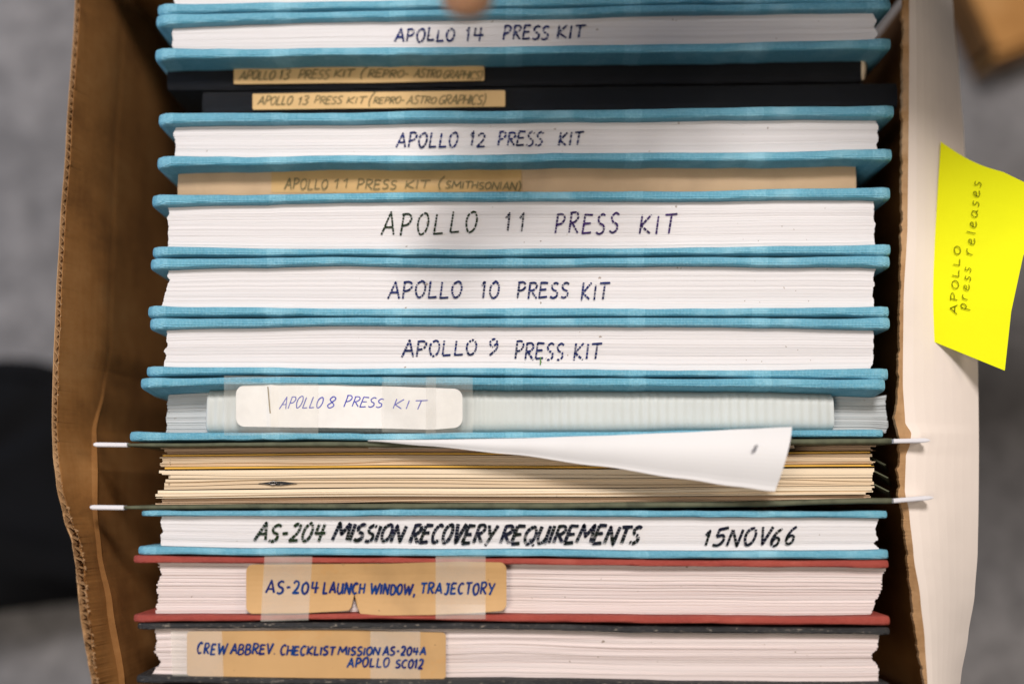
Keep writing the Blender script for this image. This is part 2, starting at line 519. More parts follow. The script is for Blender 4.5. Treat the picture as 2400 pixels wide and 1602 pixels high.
# ------------------------------------------------------------------ stroke lettering
C_ = 'c'
GL = {
 'A': (.95, [[(0, 0), (.55, 1), (1, 0)], [(.2, .36), (.85, .36)]]),
 'B': (.8, [[(0, 0), (.05, 1)], [C_, (.0, 1), (.6, 1.0), (.8, .78), (.5, .55), (.1, .53)], [C_, (.1, .53), (.7, .5), (.95, .25), (.6, .02), (0, 0)]]),
 'C': (.8, [[C_, (.95, .85), (.6, 1), (.15, .75), (.05, .35), (.4, 0), (.9, .12)]]),
 'D': (.85, [[(.05, 0), (.08, 1)], [C_, (0, 1), (.6, .95), (1, .55), (.7, .08), (0, 0)]]),
 'E': (.8, [[(.08, 1), (0, 0), (.95, .05)], [(.05, 1), (.95, .98)], [(.05, .52), (.8, .54)]]),
 'G': (.9, [[C_, (.95, .88), (.6, 1), (.12, .7), (.1, .25), (.5, 0), (.9, .2), (.9, .45)], [(.5, .45), (1.05, .45)]]),
 'H': (.85, [[(.05, 1), (0, 0)], [(.95, 1), (.9, 0)], [(0, .5), (.95, .52)]]),
 'I': (.22, [[(.5, 1), (.4, 0)]]),
 'J': (.8, [[C_, (.75, 1), (.75, .3), (.5, 0), (.1, .1)], [(.3, 1), (1.1, .98)]]),
 'K': (.85, [[(.1, 1), (.05, 0)], [(.95, 1), (.12, .42), (1, 0)]]),
 'L': (.75, [[(.15, 1), (.1, .02), (1, .05)]]),
 'M': (1.3, [[(0, 0), (.15, 1), (.5, .35), (.9, 1), (1, 0)]]),
 'N': (.95, [[(0, 0), (.12, 1), (.85, 0), (1, 1)]]),
 'O': (.85, [[C_, (.5, 1), (.12, .8), (.04, .4), (.35, 0), (.8, .15), (.96, .6), (.75, .95), (.45, 1)]]),
 'P': (.8, [[(.1, 0), (.15, 1)], [C_, (0, .98), (.65, 1), (.95, .78), (.65, .52), (.12, .45)]]),
 'Q': (.95, [[C_, (.5, 1), (.1, .75), (.05, .35), (.4, 0), (.85, .2), (.95, .65), (.7, .97), (.5, 1)], [(.55, .3), (1.1, -.1)]]),
 'R': (.85, [[(.08, 0), (.12, 1)], [C_, (0, .98), (.65, 1), (.9, .78), (.6, .55), (.12, .5)], [(.3, .5), (1, 0)]]),
 'S': (.75, [[C_, (.95, .9), (.55, 1), (.12, .8), (.3, .56), (.8, .42), (.85, .15), (.4, 0), (0, .1)]]),
 'T': (.85, [[(0, .96), (1.1, 1)], [(.55, 1), (.48, 0)]]),
 'U': (.85, [[C_, (.05, 1), (.02, .35), (.35, 0), (.8, .2), (.92, .6), (.95, 1)], [(.95, 1), (.95, 0)]]),
 'V': (.85, [[(0, 1), (.42, 0), (1, 1)]]),
 'W': (1.45, [[(0, 1), (.2, 0), (.52, .75), (.72, 0), (1.05, 1)]]),
 'Y': (.85, [[(0, 1), (.5, .45)], [(1.05, 1), (.3, -.05)]]),
 '0': (.75, [[C_, (.5, 1), (.1, .75), (.05, .3), (.4, 0), (.85, .2), (.92, .7), (.6, 1), (.45, 1)]]),
 '1': (.38, [[(.05, .72), (.6, 1), (.55, 0)]]),
 '2': (.75, [[C_, (.05, .8), (.35, 1), (.8, .88), (.7, .5), (.3, .2), (0, 0)], [(0, .02), (1, .05)]]),
 '3': (.7, [[C_, (.05, .95), (.6, 1), (.8, .75), (.4, .52), (.85, .3), (.5, 0), (0, .08)]]),
 '4': (.85, [[(.15, 1), (.1, .45), (1.05, .48)], [(.7, 1), (.65, 0)]]),
 '5': (.8, [[(1, 1), (.25, .97), (.15, .55)], [C_, (.15, .55), (.7, .6), (.85, .3), (.5, .02), (0, .04)]]),
 '6': (.75, [[C_, (.85, 1), (.4, .8), (.08, .35), (.3, 0), (.75, .08), (.8, .4), (.4, .48), (.12, .25)]]),
 '8': (.7, [[C_, (.5, .5), (.15, .75), (.45, 1), (.85, .8), (.5, .5), (.08, .22), (.45, 0), (.9, .22), (.5, .5)]]),
 '9': (.7, [[C_, (.9, .8), (.5, 1), (.12, .78), (.4, .52), (.85, .72), (.85, .4), (.2, 0)]]),
 '-': (.5, [[(.05, .45), (.95, .48)]]),
 '.': (.2, [[(.3, .0), (.6, .06)]]),
 ',': (.3, [[(.6, .1), (.2, -.25)]]),
 '(': (.35, [[C_, (1, 1.2), (.3, .8), (.1, .3), (.5, -.15)]]),
 ')': (.35, [[C_, (0, 1.2), (.8, .8), (.9, .3), (.3, -.15)]]),
 'p': (.6, [[(.1, .6), (.05, -.45)], [C_, (.1, .45), (.5, .68), (.85, .4), (.5, .05), (.1, .15)]]),
 'r': (.5, [[(.1, .6), (.05, 0)], [C_, (.05, .3), (.35, .6), (.8, .62)]]),
 'e': (.55, [[C_, (.1, .3), (.7, .42), (.6, .66), (.2, .5), (.15, .12), (.5, 0), (.95, .12)]]),
 's': (.45, [[C_, (.85, .6), (.35, .62), (.3, .4), (.75, .22), (.5, 0), (.0, .05)]]),
 'l': (.28, [[(.5, 1), (.4, 0)]]),
 'a': (.6, [[C_, (.8, .55), (.35, .62), (.05, .3), (.3, 0), (.75, .2)], [C_, (.8, .6), (.78, .15), (1.0, 0)]]),
}

def catmull(pts, n=7):
    out = []
    p = [pts[0]] + list(pts) + [pts[-1]]
    for i in range(1, len(p) - 2):
        for k in range(n):
            t = k / n
            q = []
            for a in (0, 1):
                p0, p1, p2, p3 = p[i - 1][a], p[i][a], p[i + 1][a], p[i + 2][a]
                q.append(0.5 * ((2 * p1) + (-p0 + p2) * t + (2 * p0 - 5 * p1 + 4 * p2 - p3) * t * t + (-p0 + 3 * p1 - 3 * p2 + p3) * t ** 3))
            out.append(tuple(q))
    out.append(tuple(pts[-1]))
    return out

def resample(poly, step):
    out = [poly[0]]
    for a, b_ in zip(poly[:-1], poly[1:]):
        L = math.hypot(b_[0] - a[0], b_[1] - a[1])
        k = max(1, int(L / step))
        for i in range(1, k + 1):
            out.append((a[0] + (b_[0] - a[0]) * i / k, a[1] + (b_[1] - a[1]) * i / k))
    return out

def lettering(name, words, width, mat, parent, zfn, slant=0.0, breaks=0.0, band=6.0, jit=0.04, seed=1, rot=None, fill=0.80, wvar=0.25):
    """words: (text, x0, x1, ytop_left, ybot_left, ytop_right, ybot_right) in photo pixels.
       breaks: share of the height where the pen skipped over a gap between pages."""
    rr = random.Random(seed)
    strokes = []
    for wd in words:
        txt, x0, x1, yt0, yb0, yt1, yb1 = wd
        tot = sum(GL[c][0] for c in txt)
        gapn = (1 - fill) * tot / max(1, len(txt) - 1) / fill if len(txt) > 1 else 0
        unit = (x1 - x0) / (tot + gapn * (len(txt) - 1))
        cx = x0
        for c in txt:
            wd_, st = GL[c]
            lw = wd_ * unit
            dj, sj = rr.uniform(-jit, jit), 1 + rr.uniform(-jit, jit) * 1.5
            for s_ in st:
                pts = s_[1:] if s_[0] == C_ else s_
                pts = catmull(pts) if s_[0] == C_ else list(pts)
                q = []
                jx, jy = rr.uniform(-jit, jit) * .6, rr.uniform(-jit, jit) * .6
                for (u, v) in pts:
                    X_ = cx + (u + jx) * lw
                    f = (X_ - x0) / max(1, (x1 - x0))
                    yt, yb = yt0 + (yt1 - yt0) * f, yb0 + (yb1 - yb0) * f
                    vv = (v + jy) * sj + dj
                    q.append((X_ + slant * (vv - 0.5) * (yb - yt), yb + (yt - yb) * vv))
                strokes.append(q)
            cx += lw + gapn * unit
    # horizontal gaps
    gaps = []
    if breaks > 0:
        ys = [p[1] for s_ in strokes for p in s_]
        y = min(ys) - 4
        while y < max(ys) + 4:
            y += band * rr.uniform(0.5, 1.5)
            gaps.append((y, y + band * breaks * rr.uniform(0.3, 1.0)))
    verts, faces = [], []
    for si, q in enumerate(strokes):
        q = resample(q, 0.7)
        if rot:
            pass
        n = len(q)
        wv = [width * (1 + wvar * (rr.random() - .5)) for _ in range(4)]
        dz = (si % 9) * 0.000012
        prev = None
        for i in range(n):
            a, b_ = q[max(0, i - 1)], q[min(n - 1, i + 1)]
            dx, dy = b_[0] - a[0], b_[1] - a[1]
            L = math.hypot(dx, dy) or 1
            f = i / max(1, n - 1) * 3
            k = min(2, int(f))
            ww = wv[k] * (1 - (f - k)) + wv[k + 1] * (f - k)
            if i in (0, n - 1):
                ww *= 0.6
            nx, ny = -dy / L * ww / 2, dx / L * ww / 2
            c = q[i]
            skip = any(g0 < c[1] + 0.6 * math.sin(c[0] * 0.31) < g1 for g0, g1 in gaps) and abs(dy) > 0.45 * abs(dx) and rr.random() < 0.93
            pa, pb = (c[0] + nx, c[1] + ny), (c[0] - nx, c[1] - ny)
            if rot:
                pa, pb = rot(*pa), rot(*pb)
            za, zb = zfn(*pa), zfn(*pb)
            A, B_ = P(pa[0], pa[1], za + dz), P(pb[0], pb[1], zb + dz)
            verts += [tuple(A), tuple(B_)]
            idx = len(verts) - 2
            if skip:
                prev = None
                continue
            if prev is not None:
                faces.append((prev, prev + 1, idx + 1, idx))
            prev = idx
    return link_mesh(name, verts, faces, mat, parent)

def label_sheet(name, x0, x1, top, bot, zfn, mat, parent, rad=12, nx=60, ny=10, thick=0.00018, label=None, square=(False, False), slantx=0.0, notch=None):
    """a paper label: top/bot = [(px,y)] curves"""
    G = []
    t = np.linspace(0, 1, nx)
    xs = x0 + (x1 - x0) * t
    extra = [x0 + rad * (1 - math.cos(a)) for a in np.linspace(0, math.pi / 2, 5)] + [x1 - rad * (1 - math.cos(a)) for a in np.linspace(0, math.pi / 2, 5)]
    xs = np.unique(np.concatenate([xs, extra]))
    for x in xs:
        yt = float(cosint([x], [p[0] for p in top], [p[1] for p in top])[0])
        yb = float(cosint([x], [p[0] for p in bot], [p[1] for p in bot])[0])
        for side, e in ((0, x - x0), (1, x1 - x)):
            if not square[side] and e < rad:
                d = rad - math.sqrt(max(0, rad ** 2 - (rad - e) ** 2))
                yt += d; yb -= d
        if notch:
            nx0, nw, nh = notch
            d = abs(x - nx0)
            if d < nw:
                yb -= nh * (1 - d / nw) ** 1.3
        row = []
        for v in np.linspace(0, 1, ny):
            y = yt + (yb - yt) * v
            xx = x + slantx * v
            row.append(P(xx, y, zfn(xx, y)))
        G.append(row)
    v, f = slab(G, (0, 0, -thick))
    return link_mesh(name, v, f, mat, parent, label=label)

def base_of(py):
    return (0.0, P(1200, py, 0).y, BOOK_Z)

def spine_plate(parent, U, L, z=BOOK_Z + 0.004, mat=None):
    """the closed spine at the foot of a book that stands fore-edge up"""
    X, YU, YL = U[0], U[1], L[1]
    xs = np.linspace(X[0] + 0.001, X[-1] - 0.001, 12)
    G = []
    for x in xs:
        yu = np.interp(x, U[0], U[1]) - 0.0003
        yl = np.interp(x, L[0], L[1]) + 0.0003
        G.append([(x, yu + (yl - yu) * f, z + 0.002 * abs(2 * f - 1)) for f in np.linspace(0, 1, 7)])
    v, f = slab(G, (0, 0, -0.003))
    return link_mesh('spine', v, f, mat, parent, smooth=False)

def hard_book(label, upper, lower, xl, xr, zp, bm, pm, group='bound books with blue cloth covers', lean=(0, 0), flare=0.18, **kw):
    mid = (upper[0][1] + lower[0][2]) / 2
    t = thing('book', label, 'book', base_of(mid), group)
    c1, X1, U1, L1 = board('cover', upper, bm, t, lean=lean[0], flare=flare)
    c2, X2, U2, L2 = board('cover', lower, bm, t, lean=lean[1], flare=flare)
    pb = page_block('page_block', xl, xr, (X1, L1), (X2, U2), zp, pm, t, **kw)
    spine_plate(t, (X1, L1), (X2, U2), mat=bm)
    return t, pb

# ------------------------------------------------------------------ setting: floor
FLOOR = BOOK_Z - 0.006
def floor_mat():
    m, nt, b = new_mat('worn grey floor')
    v, _ = coords(nt)
    n1 = noise(nt, v, 30, 5, 0.6)
    n2 = noise(nt, v, 9, 3)
    n3 = noise(nt, v, 120, 3)
    f = math_n(nt, 'MULTIPLY', math_n(nt, 'ADD', math_n(nt, 'ADD', n1, n2), n3), 0.333)
    col = ramp(nt, f, [(0.40, (0.12, 0.113, 0.112)), (0.5, (0.175, 0.165, 0.163)), (0.60, (0.25, 0.236, 0.232))])
    nt.links.new(col, b.inputs['Base Color'])
    b.inputs['Roughness'].default_value = 0.6
    bump(nt, b, n1, 0.3, 0.003)
    return m
G = [[(x, y, FLOOR) for y in np.linspace(-3, 3, 9)] for x in np.linspace(-3, 3, 9)]
v, f = grid_mesh(G)
o = link_mesh('floor', v, f, floor_mat(), kind='structure')

# low shelf the carton stands on
# ------------------------------------------------------------------ the carton
BOXZ = BOOK_Z - 0.002
carton = thing('cardboard_box', 'open brown corrugated box with torn rims, full of upright books', 'box', (0, 0, BOXZ - 0.003))
EO = [(-120, 186), (0, 176), (340, 154), (534, 140), (700, 131), (870, 124), (1000, 121), (1068, 122), (1136, 130), (1214, 149),
      (1272, 171), (1340, 181), (1395, 185), (1443, 188), (1494, 194), (1545, 203), (1602, 213), (1700, 226)]
EW = [(-120, 12), (0, 12), (340, 13), (534, 13), (700, 13), (870, 13), (1068, 13), (1136, 14), (1214, 16), (1272, 20), (1340, 21), (1395, 20),
      (1443, 18), (1494, 18), (1545, 15), (1602, 12), (1700, 12)]
CR = [(-120, 300), (0, 290), (400, 268), (800, 258), (900, 240), (1000, 217), (1200, 215), (1300, 225), (1420, 250), (1602, 278), (1700, 290)]
def ci(p, tab):
    return float(cosint([p], [a for a, _ in tab], [b for _, b in tab])[0])
PYS = np.arange(-120, 1700, 3.0)
jr = np.random.default_rng(5)
jag1 = np.repeat(jr.normal(0, 1, len(PYS) // 4 + 1), 4)[:len(PYS)] + smooth_noise(3, len(PYS), 0.8, 160)
jag2 = np.repeat(jr.normal(0, 1, len(PYS) // 5 + 1), 5)[:len(PYS)] + jr.normal(0, 0.25, len(PYS))
def edge_z(py):
    return -0.010 + 0.010 * min(1, max(0, (py + 120) / 1100.0))
inner, outer, flut = [], [], []
UL = [0, 0.05] + [k / 8 for k in range(1, 9)]
UU = UL + [1] * 20
for i, py in enumerate(PYS):
    rag = 0.15 + 0.95 * min(1, max(0, (py - 1170) / 90))
    xo = ci(py, EO) + 0.5 * jag1[i] * rag * 0.5
    xi = ci(py, EO) + ci(py, EW) + 1.6 * jag2[i] * rag
    z0 = edge_z(py) + 0.0004 * jag1[i] * rag
    zi = edge_z(py) + 0.0007 * jag2[i] * rag
    A = P(xi, py, zi)
    O = P(xo, py, z0)
    sharp = min(1, max(0, (py - 850) / 250))
    zc = edge_z(py) - 0.012 * sharp - 0.034 * (1 - sharp)
    Cc = P(ci(py, CR), py, zc)
    sharp = min(1, max(0, (py - 850) / 250))
    lean_low = 0.012
    yy = A.y
    row_i, row_o = [], []
    # from rim to crease to the bottom
    prof = []
    for u in UL:
        x = A.x + (Cc.x - A.x) * u
        z = zi + (zc - zi) * u
        x += (1 - sharp) * -0.0015 * math.sin(u * math.pi) + 0.0004 * math.sin(py * 0.013 + u * 4)
        xs2 = A.x + (Cc.x - A.x) * math.sin(u * math.pi / 2)
        x = x * sharp + xs2 * (1 - sharp)
        prof.append((x, z))
    prof.append((Cc.x + 0.0012 * sharp + 0.0002 + 0.0004 * sharp, zc - 0.0012))      # the little ridge of the crease
    prof.append((Cc.x + 0.0004 + 0.0006 * sharp, zc - 0.0035))
    for k in range(1, 9):
        u = k / 8
        prof.append((Cc.x + 0.001 + 0.004 * u + 0.0012 * math.sin(py * 0.008 + u * 5) * math.sin(u * math.pi), zc - 0.0035 + (BOXZ - zc + 0.0035) * u))
    for (x, z) in prof:
        row_i.append((x, yy, z))
    wth = A.x - O.x
    xs_ = P(ci(py, EO) + ci(py, EW), py, zi).x
    row_i = [(x + (xs_ - A.x) * (0 if k == 0 else 1) * (1 - UU[k]), y, z + (edge_z(py) - zi) * (0 if k == 0 else 1) * (1 - UU[k])) for k, (x, y, z) in enumerate(row_i)]
    for k, (x, z) in enumerate(prof):
        row_o.append((x + (xs_ - A.x) * (1 - UU[k]) - ((xs_ - P(ci(py, EO), py, zi).x) if k else (xs_ - O.x)), yy, (z + (edge_z(py) - zi) * (1 - UU[k])) if k else z0))
    inner.append(row_i); outer.append(row_o)
v, f = slab(inner, (-0.00026, 0, 0))
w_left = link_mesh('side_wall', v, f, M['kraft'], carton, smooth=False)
v, f = slab([[(p[0] + 0.00022, p[1], p[2]) for p in r_] for r_ in outer], (-0.00022, 0, 0))
link_mesh('outer_liner', v, f, M['kraft_raw'], w_left)
# fluted core between the two liners
per = 23.0
core = []
FP = np.arange(-120, 1698, 1.9)
ph = 0
for py in FP:
    i = min(len(PYS) - 1, int((py + 120) / 3))
    A, O = inner[i][0], outer[i][0]
    ph += 2 * math.pi * 1.9 / (per * (1 + 0.25 * math.sin(py * 0.017)))
    s_ = 0.5 + 0.44 * math.sin(ph) + 0.05 * math.sin(py * 0.21)
    ya = P(200, py, 0).y
    xa = O[0] + 0.0002 + (A[0] - O[0] - 0.0007) * s_
    rag = 0.2 + 0.9 * min(1, max(0, (py - 1150) / 100))
    zt = min(A[2], O[2]) - 0.0003 - 0.0006 * rag * abs(math.sin(py * 0.11) * math.cos(py * 0.047))
    dx = inner[i][9][0] - A[0]; dzz = A[2] - inner[i][9][2]
    q1, q2 = 0.0015 / dzz, 0.0032 / dzz
    core.append([(xa, ya, zt), (xa + dx * q1, ya, zt - 0.0015), (xa + dx * q2, ya, zt - 0.0032)])
v, f = slab(core, (0.00016, 0.0001, 0))
link_mesh('fluting', v, f, M['kraft_raw'], w_left)
# loose torn fibres along the lower, ragged stretch of the rim
fv, ff = [], []
for k in range(150):
    py = random.uniform(1190, 1610) if k % 4 else random.uniform(700, 1200)
    i = min(len(PYS) - 1, int((py + 120) / 3))
    A = inner[i][0]
    a = random.uniform(-1.2, 1.2)
    L = random.uniform(0.0006, 0.0022) * (1 if py > 1190 else 0.5)
    wd = random.uniform(0.0001, 0.0005)
    x, y, z = A[0] - random.uniform(0, 0.0005), A[1], A[2]
    n0 = len(fv)
    fv += [(x, y - wd, z), (x, y + wd, z - 0.0002), (x + L * math.cos(a) * 0.7, y + L * math.sin(a) * 0.5 + wd * .4, z + L * 0.35), (x + L * math.cos(a) * 0.7, y + L * math.sin(a) * 0.5 - wd * .4, z + L * 0.3)]
    ff.append((n0, n0 + 1, n0 + 2, n0 + 3))
link_mesh('torn_fibres', fv, ff, M['kraft_raw'], w_left, kind='stuff')

# right wall: brown raw rim and the white face folded outward
RI = [(-120, 2116), (0, 2116), (534, 2114), (700, 2110), (900, 2105), (990, 2098), (1010, 2106), (1068, 2110), (1100, 2106), (1150, 2108), (1200, 2114), (1300, 2127), (1400, 2136),
      (1500, 2150), (1560, 2160), (1602, 2166), (1700, 2180)]
RM = [(-120, 2131), (0, 2131), (534, 2127), (700, 2119), (900, 2117), (990, 2122), (1015, 2136), (1040, 2133), (1068, 2123), (1150, 2120), (1200, 2130), (1300, 2140), (1400, 2156),
      (1500, 2167), (1602, 2174), (1700, 2186)]
RO = [(-120, 2222), (0, 2232), (150, 2247), (300, 2259), (380, 2265), (600, 2280), (860, 2291), (1068, 2293), (1200, 2293), (1300, 2292), (1400, 2286), (1500, 2271), (1602, 2254), (1700, 2236)]
r_in, r_fl = [], []
jag3 = smooth_noise(21, len(PYS), 1.0, 150) + jr.normal(0, 0.3, len(PYS))
for i, py in enumerate(PYS):
    z = -0.006
    A = P(ci(py, RI) + 1.6 * jag3[i], py, z)
    As = P(ci(py, RI), py, z)
    B_ = P(ci(py, RM), py, z + 0.0008)
    D_ = P(ci(py, RO), py, -0.020)
    r_in.append([(A.x + (As.x - A.x) * min(1, u * 6) + 0.018 * min(1, u * 5) ** 0.8, A.y, z + (BOXZ - z) * u) for u in (0, 0.05, 0.2, 0.4, 0.6, 0.8, 1)])
    row = [tuple(A)]
    for u in np.linspace(0, 1, 9):
        row.append((B_.x + (D_.x - B_.x) * u, A.y, B_.z + (D_.z - B_.z) * (u ** 1.3) + 0.0005 * math.sin(u * 3.14) + 0.0006 * math.sin(py * 0.006 + 2 * u)))
    r_fl.append(row)
v, f = slab(r_in, (0.0006, 0, 0))
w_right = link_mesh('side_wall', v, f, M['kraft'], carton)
v, f = slab([[r_[0], r_[1]] for r_ in r_fl], (0, 0, -0.0025))
link_mesh('torn_rim', v, f, M['kraft_raw'], w_right)
v, f = slab([r_[1:] for r_ in r_fl], (-0.0006, 0, -0.0026))
flap = link_mesh('flap', v, f, M['white_liner'], carton, smooth=False, label='white outer face folded outward')
G = []
for i in range(0, len(PYS), 6):
    x = r_in[i][0][0]
    G.append([(x + 0.022, r_in[i][0][1], -0.040 + (BOXZ + 0.040) * u) for u in np.linspace(0, 1, 4)])
v, f = slab(G, (0.0005, 0, 0))
link_mesh('outer_liner', v, f, M['white_liner'], w_right)

# end walls and bottom, out of the picture
XL, XR = -0.1715, 0.1745
for yw in (P(1200, -112, 0).y, P(1200, 1688, 0).y):
    G = [[(x, yw, z) for z in np.linspace(BOXZ, -0.014, 5)] for x in np.linspace(XL + 0.001, XR - 0.001, 12)]
    v, f = slab(G, (0, 0.003 if yw > 0 else -0.003, 0))
    link_mesh('end_wall', v, f, M['kraft'], carton)
yA, yB = P(1200, -112, 0).y, P(1200, 1688, 0).y
G = [[(x, y, BOXZ) for y in (yA, 0, yB)] for x in (XL - 0.002, 0, XR + 0.004)]
v, f = slab(G, (0, 0, -0.003))
link_mesh('bottom', v, f, M['kraft'], carton)

# ------------------------------------------------------------------ books
GB = 'blue cloth bound books'
ts = {}
# topmost, only its lower cover in the frame
tA, pbA = hard_book('blue cloth book cut off by the top edge, only its lower cover showing', 
    [(368, -110, -84), (1200, -128, -106), (2088, -138, -114)], [(363, 5, 28), (800, 1, 21), (1200, -6, 14), (1600, -16, 7), (2088, -22, 2)],
    414, 2050, -0.005, M['blue'], M['pages'], GB)
tB, pbB = hard_book('blue cloth book inked APOLLO 14 PRESS KIT, right under the fingertip',
    [(360, 31, 57), (800, 25, 43), (1200, 18, 37), (1600, 9, 28), (2090, 2, 20)],
    [(357, 110, 136), (800, 110, 130), (1200, 106, 126), (1600, 99, 121), (2090, 89, 112)],
    408, 2050, -0.004, M['blue'], M['pages'], GB)
lettering('handwriting', [('APOLLO', 926, 1066, 68, 98, 66, 95), ('14', 1092, 1132, 66, 97, 66, 97), ('PRESS', 1180, 1287, 62, 94, 59, 91), ('KIT', 1307, 1369, 59, 91, 58, 89)],
    4.6, M['ink_navy'], pbB, lambda x, y: -0.0035, slant=0.12, breaks=0.18, band=7, seed=11)

tC, pbC = hard_book('blue cloth book inked APOLLO 12 PRESS KIT, below the two black books',
    [(365, 264, 290), (800, 260, 283), (1200, 257, 280), (1600, 251, 275), (2098, 244, 270)],
    [(362, 364, 389), (800, 363, 383), (1200, 359, 380), (1600, 355, 377), (2093, 347, 372)],
    412, 2056, -0.005, M['blue'], M['pages'], GB)
lettering('handwriting', [('APOLLO', 930, 1073, 312, 346, 310, 343), ('12', 1102, 1138, 311, 343, 310, 343), ('PRESS', 1168, 1273, 309, 341, 309, 341), ('KIT', 1311, 1365, 309, 341, 308, 339)],
    4.4, M['ink_navy'], pbC, lambda x, y: -0.0045, slant=0.14, breaks=0.24, band=7, seed=12)

tD, pbD = hard_book('thick blue cloth book inked APOLLO 11 PRESS KIT in large thin letters',
    [(350, 455, 480), (800, 451, 470), (1200, 447, 467), (1600, 444, 466), (2089, 438, 464)],
    [(351, 577, 599), (800, 582, 597), (1200, 580, 597), (1600, 579, 596), (2090, 571, 595)],
    396, 2050, -0.004, M['blue'], M['pages'], GB)
lettering('handwriting', [('APOLLO', 897, 1118, 497, 550, 500, 546)], 4.4, M['ink_green'], pbD, lambda x, y: -0.0035, slant=0.14, breaks=0.22, band=8, seed=13, fill=0.68)
lettering('handwriting', [('11', 1184, 1231, 500, 541, 497, 541)], 4.4, M['ink_black'], pbD, lambda x, y: -0.0035, slant=0.1, breaks=0.22, band=6, seed=14, fill=0.6)
lettering('handwriting', [('PRESS', 1302, 1450, 500, 547, 499, 546), ('KIT', 1500, 1583, 504, 549, 503, 546)], 4.4, M['ink_violet'], pbD, lambda x, y: -0.0035, slant=0.12, breaks=0.22, band=8, seed=15, fill=0.70)

tE, pbE = hard_book('blue cloth book inked APOLLO 10 PRESS KIT on its page edges',
    [(346, 603, 627), (800, 602, 621), (1200, 601, 622), (1600, 601, 620), (2088, 600, 625)],
    [(340, 716, 740), (800, 721, 739), (1200, 720, 740), (1600, 722, 740), (2086, 718, 740)],
    394, 2050, -0.004, M['blue'], M['pages'], GB, taper=(-7, -6))
lettering('handwriting', [('APOLLO', 911, 1083, 660, 699, 658, 696), ('10', 1128, 1170, 658, 698, 657, 698), ('PRESS', 1213, 1333, 662, 698, 662, 697), ('KIT', 1364, 1426, 663, 704, 664, 700)],
    4.6, M['ink_navy'], pbE, lambda x, y: -0.0035, slant=0.10, breaks=0.28, band=7, seed=16)

tF, pbF = hard_book('blue cloth book inked APOLLO 9 PRESS KIT, a green fleck under the ink',
    [(344, 744, 769), (800, 743, 762), (1200, 742, 763), (1600, 743, 764), (2088, 743, 769)],
    [(337, 857, 878), (800, 862, 877), (1200, 861, 879), (1600, 867, 882), (2084, 863, 888)],
    394, 2050, -0.004, M['blue'], M['pages'], GB, taper=(-9, -6))
lettering('handwriting', [('APOLLO', 943, 1117, 798, 836, 797, 832), ('9', 1145, 1168, 794, 833, 794, 833), ('PRESS', 1208, 1321, 802, 843, 804, 841), ('KIT', 1346, 1408, 805, 843, 805, 841)],
    4.6, M['ink_navy'], pbF, lambda x, y: -0.0035, slant=0.10, breaks=0.36, band=6, seed=17)
# a blade of green ink below the text
lettering('ink_fleck', [('I', 1264, 1270, 836, 854, 836, 854)], 3.2, flat_paper('green fleck', (0.10, 0.22, 0.05)), pbF, lambda x, y: -0.0033, seed=3)

# ------ grey ribbed book (8)
tG = thing('book', 'blue covered book with ribbed pale grey binding strip and a taped white label', 'book', base_of(950), GB)
c1, X1, U1, L1 = board('cover', [(323, 882, 906), (480, 882, 902), (800, 881, 900), (1200, 882, 903), (1600, 885, 905), (2077, 887, 913)], M['blue'], tG, z0=0.001, lean=0.10, flare=0.15)
c2, X2, U2, L2 = board('cover', [(297, 1010, 1032), (480, 1012, 1031), (800, 1014, 1030), (1200, 1012, 1029), (1600, 1008, 1025), (2072, 1006, 1023)], M['blue'], tG, flare=0.1)
pbG = page_block('page_block', 392, 2078, (X1, L1 - 0.0015), (X2, U2), -0.014, M['pages_grey'], tG, pitch=0.0004, zvar=0.0002, groove=0.0002, jag=0.0002)
spine_plate(tG, (X1, L1), (X2, U2), mat=M['blue'])
rib = []
yU = np.interp([P(483, 900, 0).x, P(1955, 900, 0).x], X1, L1)
for px in np.arange(483, 1956, 2.5):
    x = P(px, 950, -0.006).x
    yu = np.interp(x, X1, L1) - 0.0012
    yl = np.interp(x, X2, U2) + 0.0003
    zz = -0.0068 + 0.00013 * math.sin(px * 2 * math.pi / 21.0) * (1 + 0.4 * math.sin(px * 0.03))
    rib.append([(x, yu + (yl - yu) * f_, zz - 0.0035 * (abs(2 * f_ - 1) ** 6)) for f_ in np.linspace(0, 1, 11)])
v, f = slab(rib, (0, 0, -0.006))
link_mesh('binding_strip', v, f, M['strip'], tG, smooth=True)
zlG = lambda x, y: -0.0006 + 0.0008 * math.exp(-((x - 632) / 12.0) ** 2) - 0.0005 * math.exp(-((x - 622) / 5.0) ** 2) + 0.0003 * math.sin(x * 0.02)
lbG = label_sheet('label', 553, 1084, [(553, 903), (640, 901), (740, 900), (860, 903), (1000, 908), (1084, 911)], [(553, 999), (700, 1001), (880, 1003), (1010, 1006), (1084, 1001)],
    zlG, M['white_label'], tG, rad=20)
lettering('handwriting', [('APOLLO', 660, 757, 929, 957, 930, 955), ('8', 769, 787, 929, 955, 929, 955), ('PRESS', 809, 898, 927, 953, 933, 954), ('K', 924, 944, 935, 957, 936, 957), ('I', 952, 960, 939, 958, 939, 958), ('T', 970, 996, 938, 960, 938, 959)],
    2.5, M['ink_pen'], lbG, lambda x, y: zlG(x, y) + 0.00005, slant=0.35, seed=18)
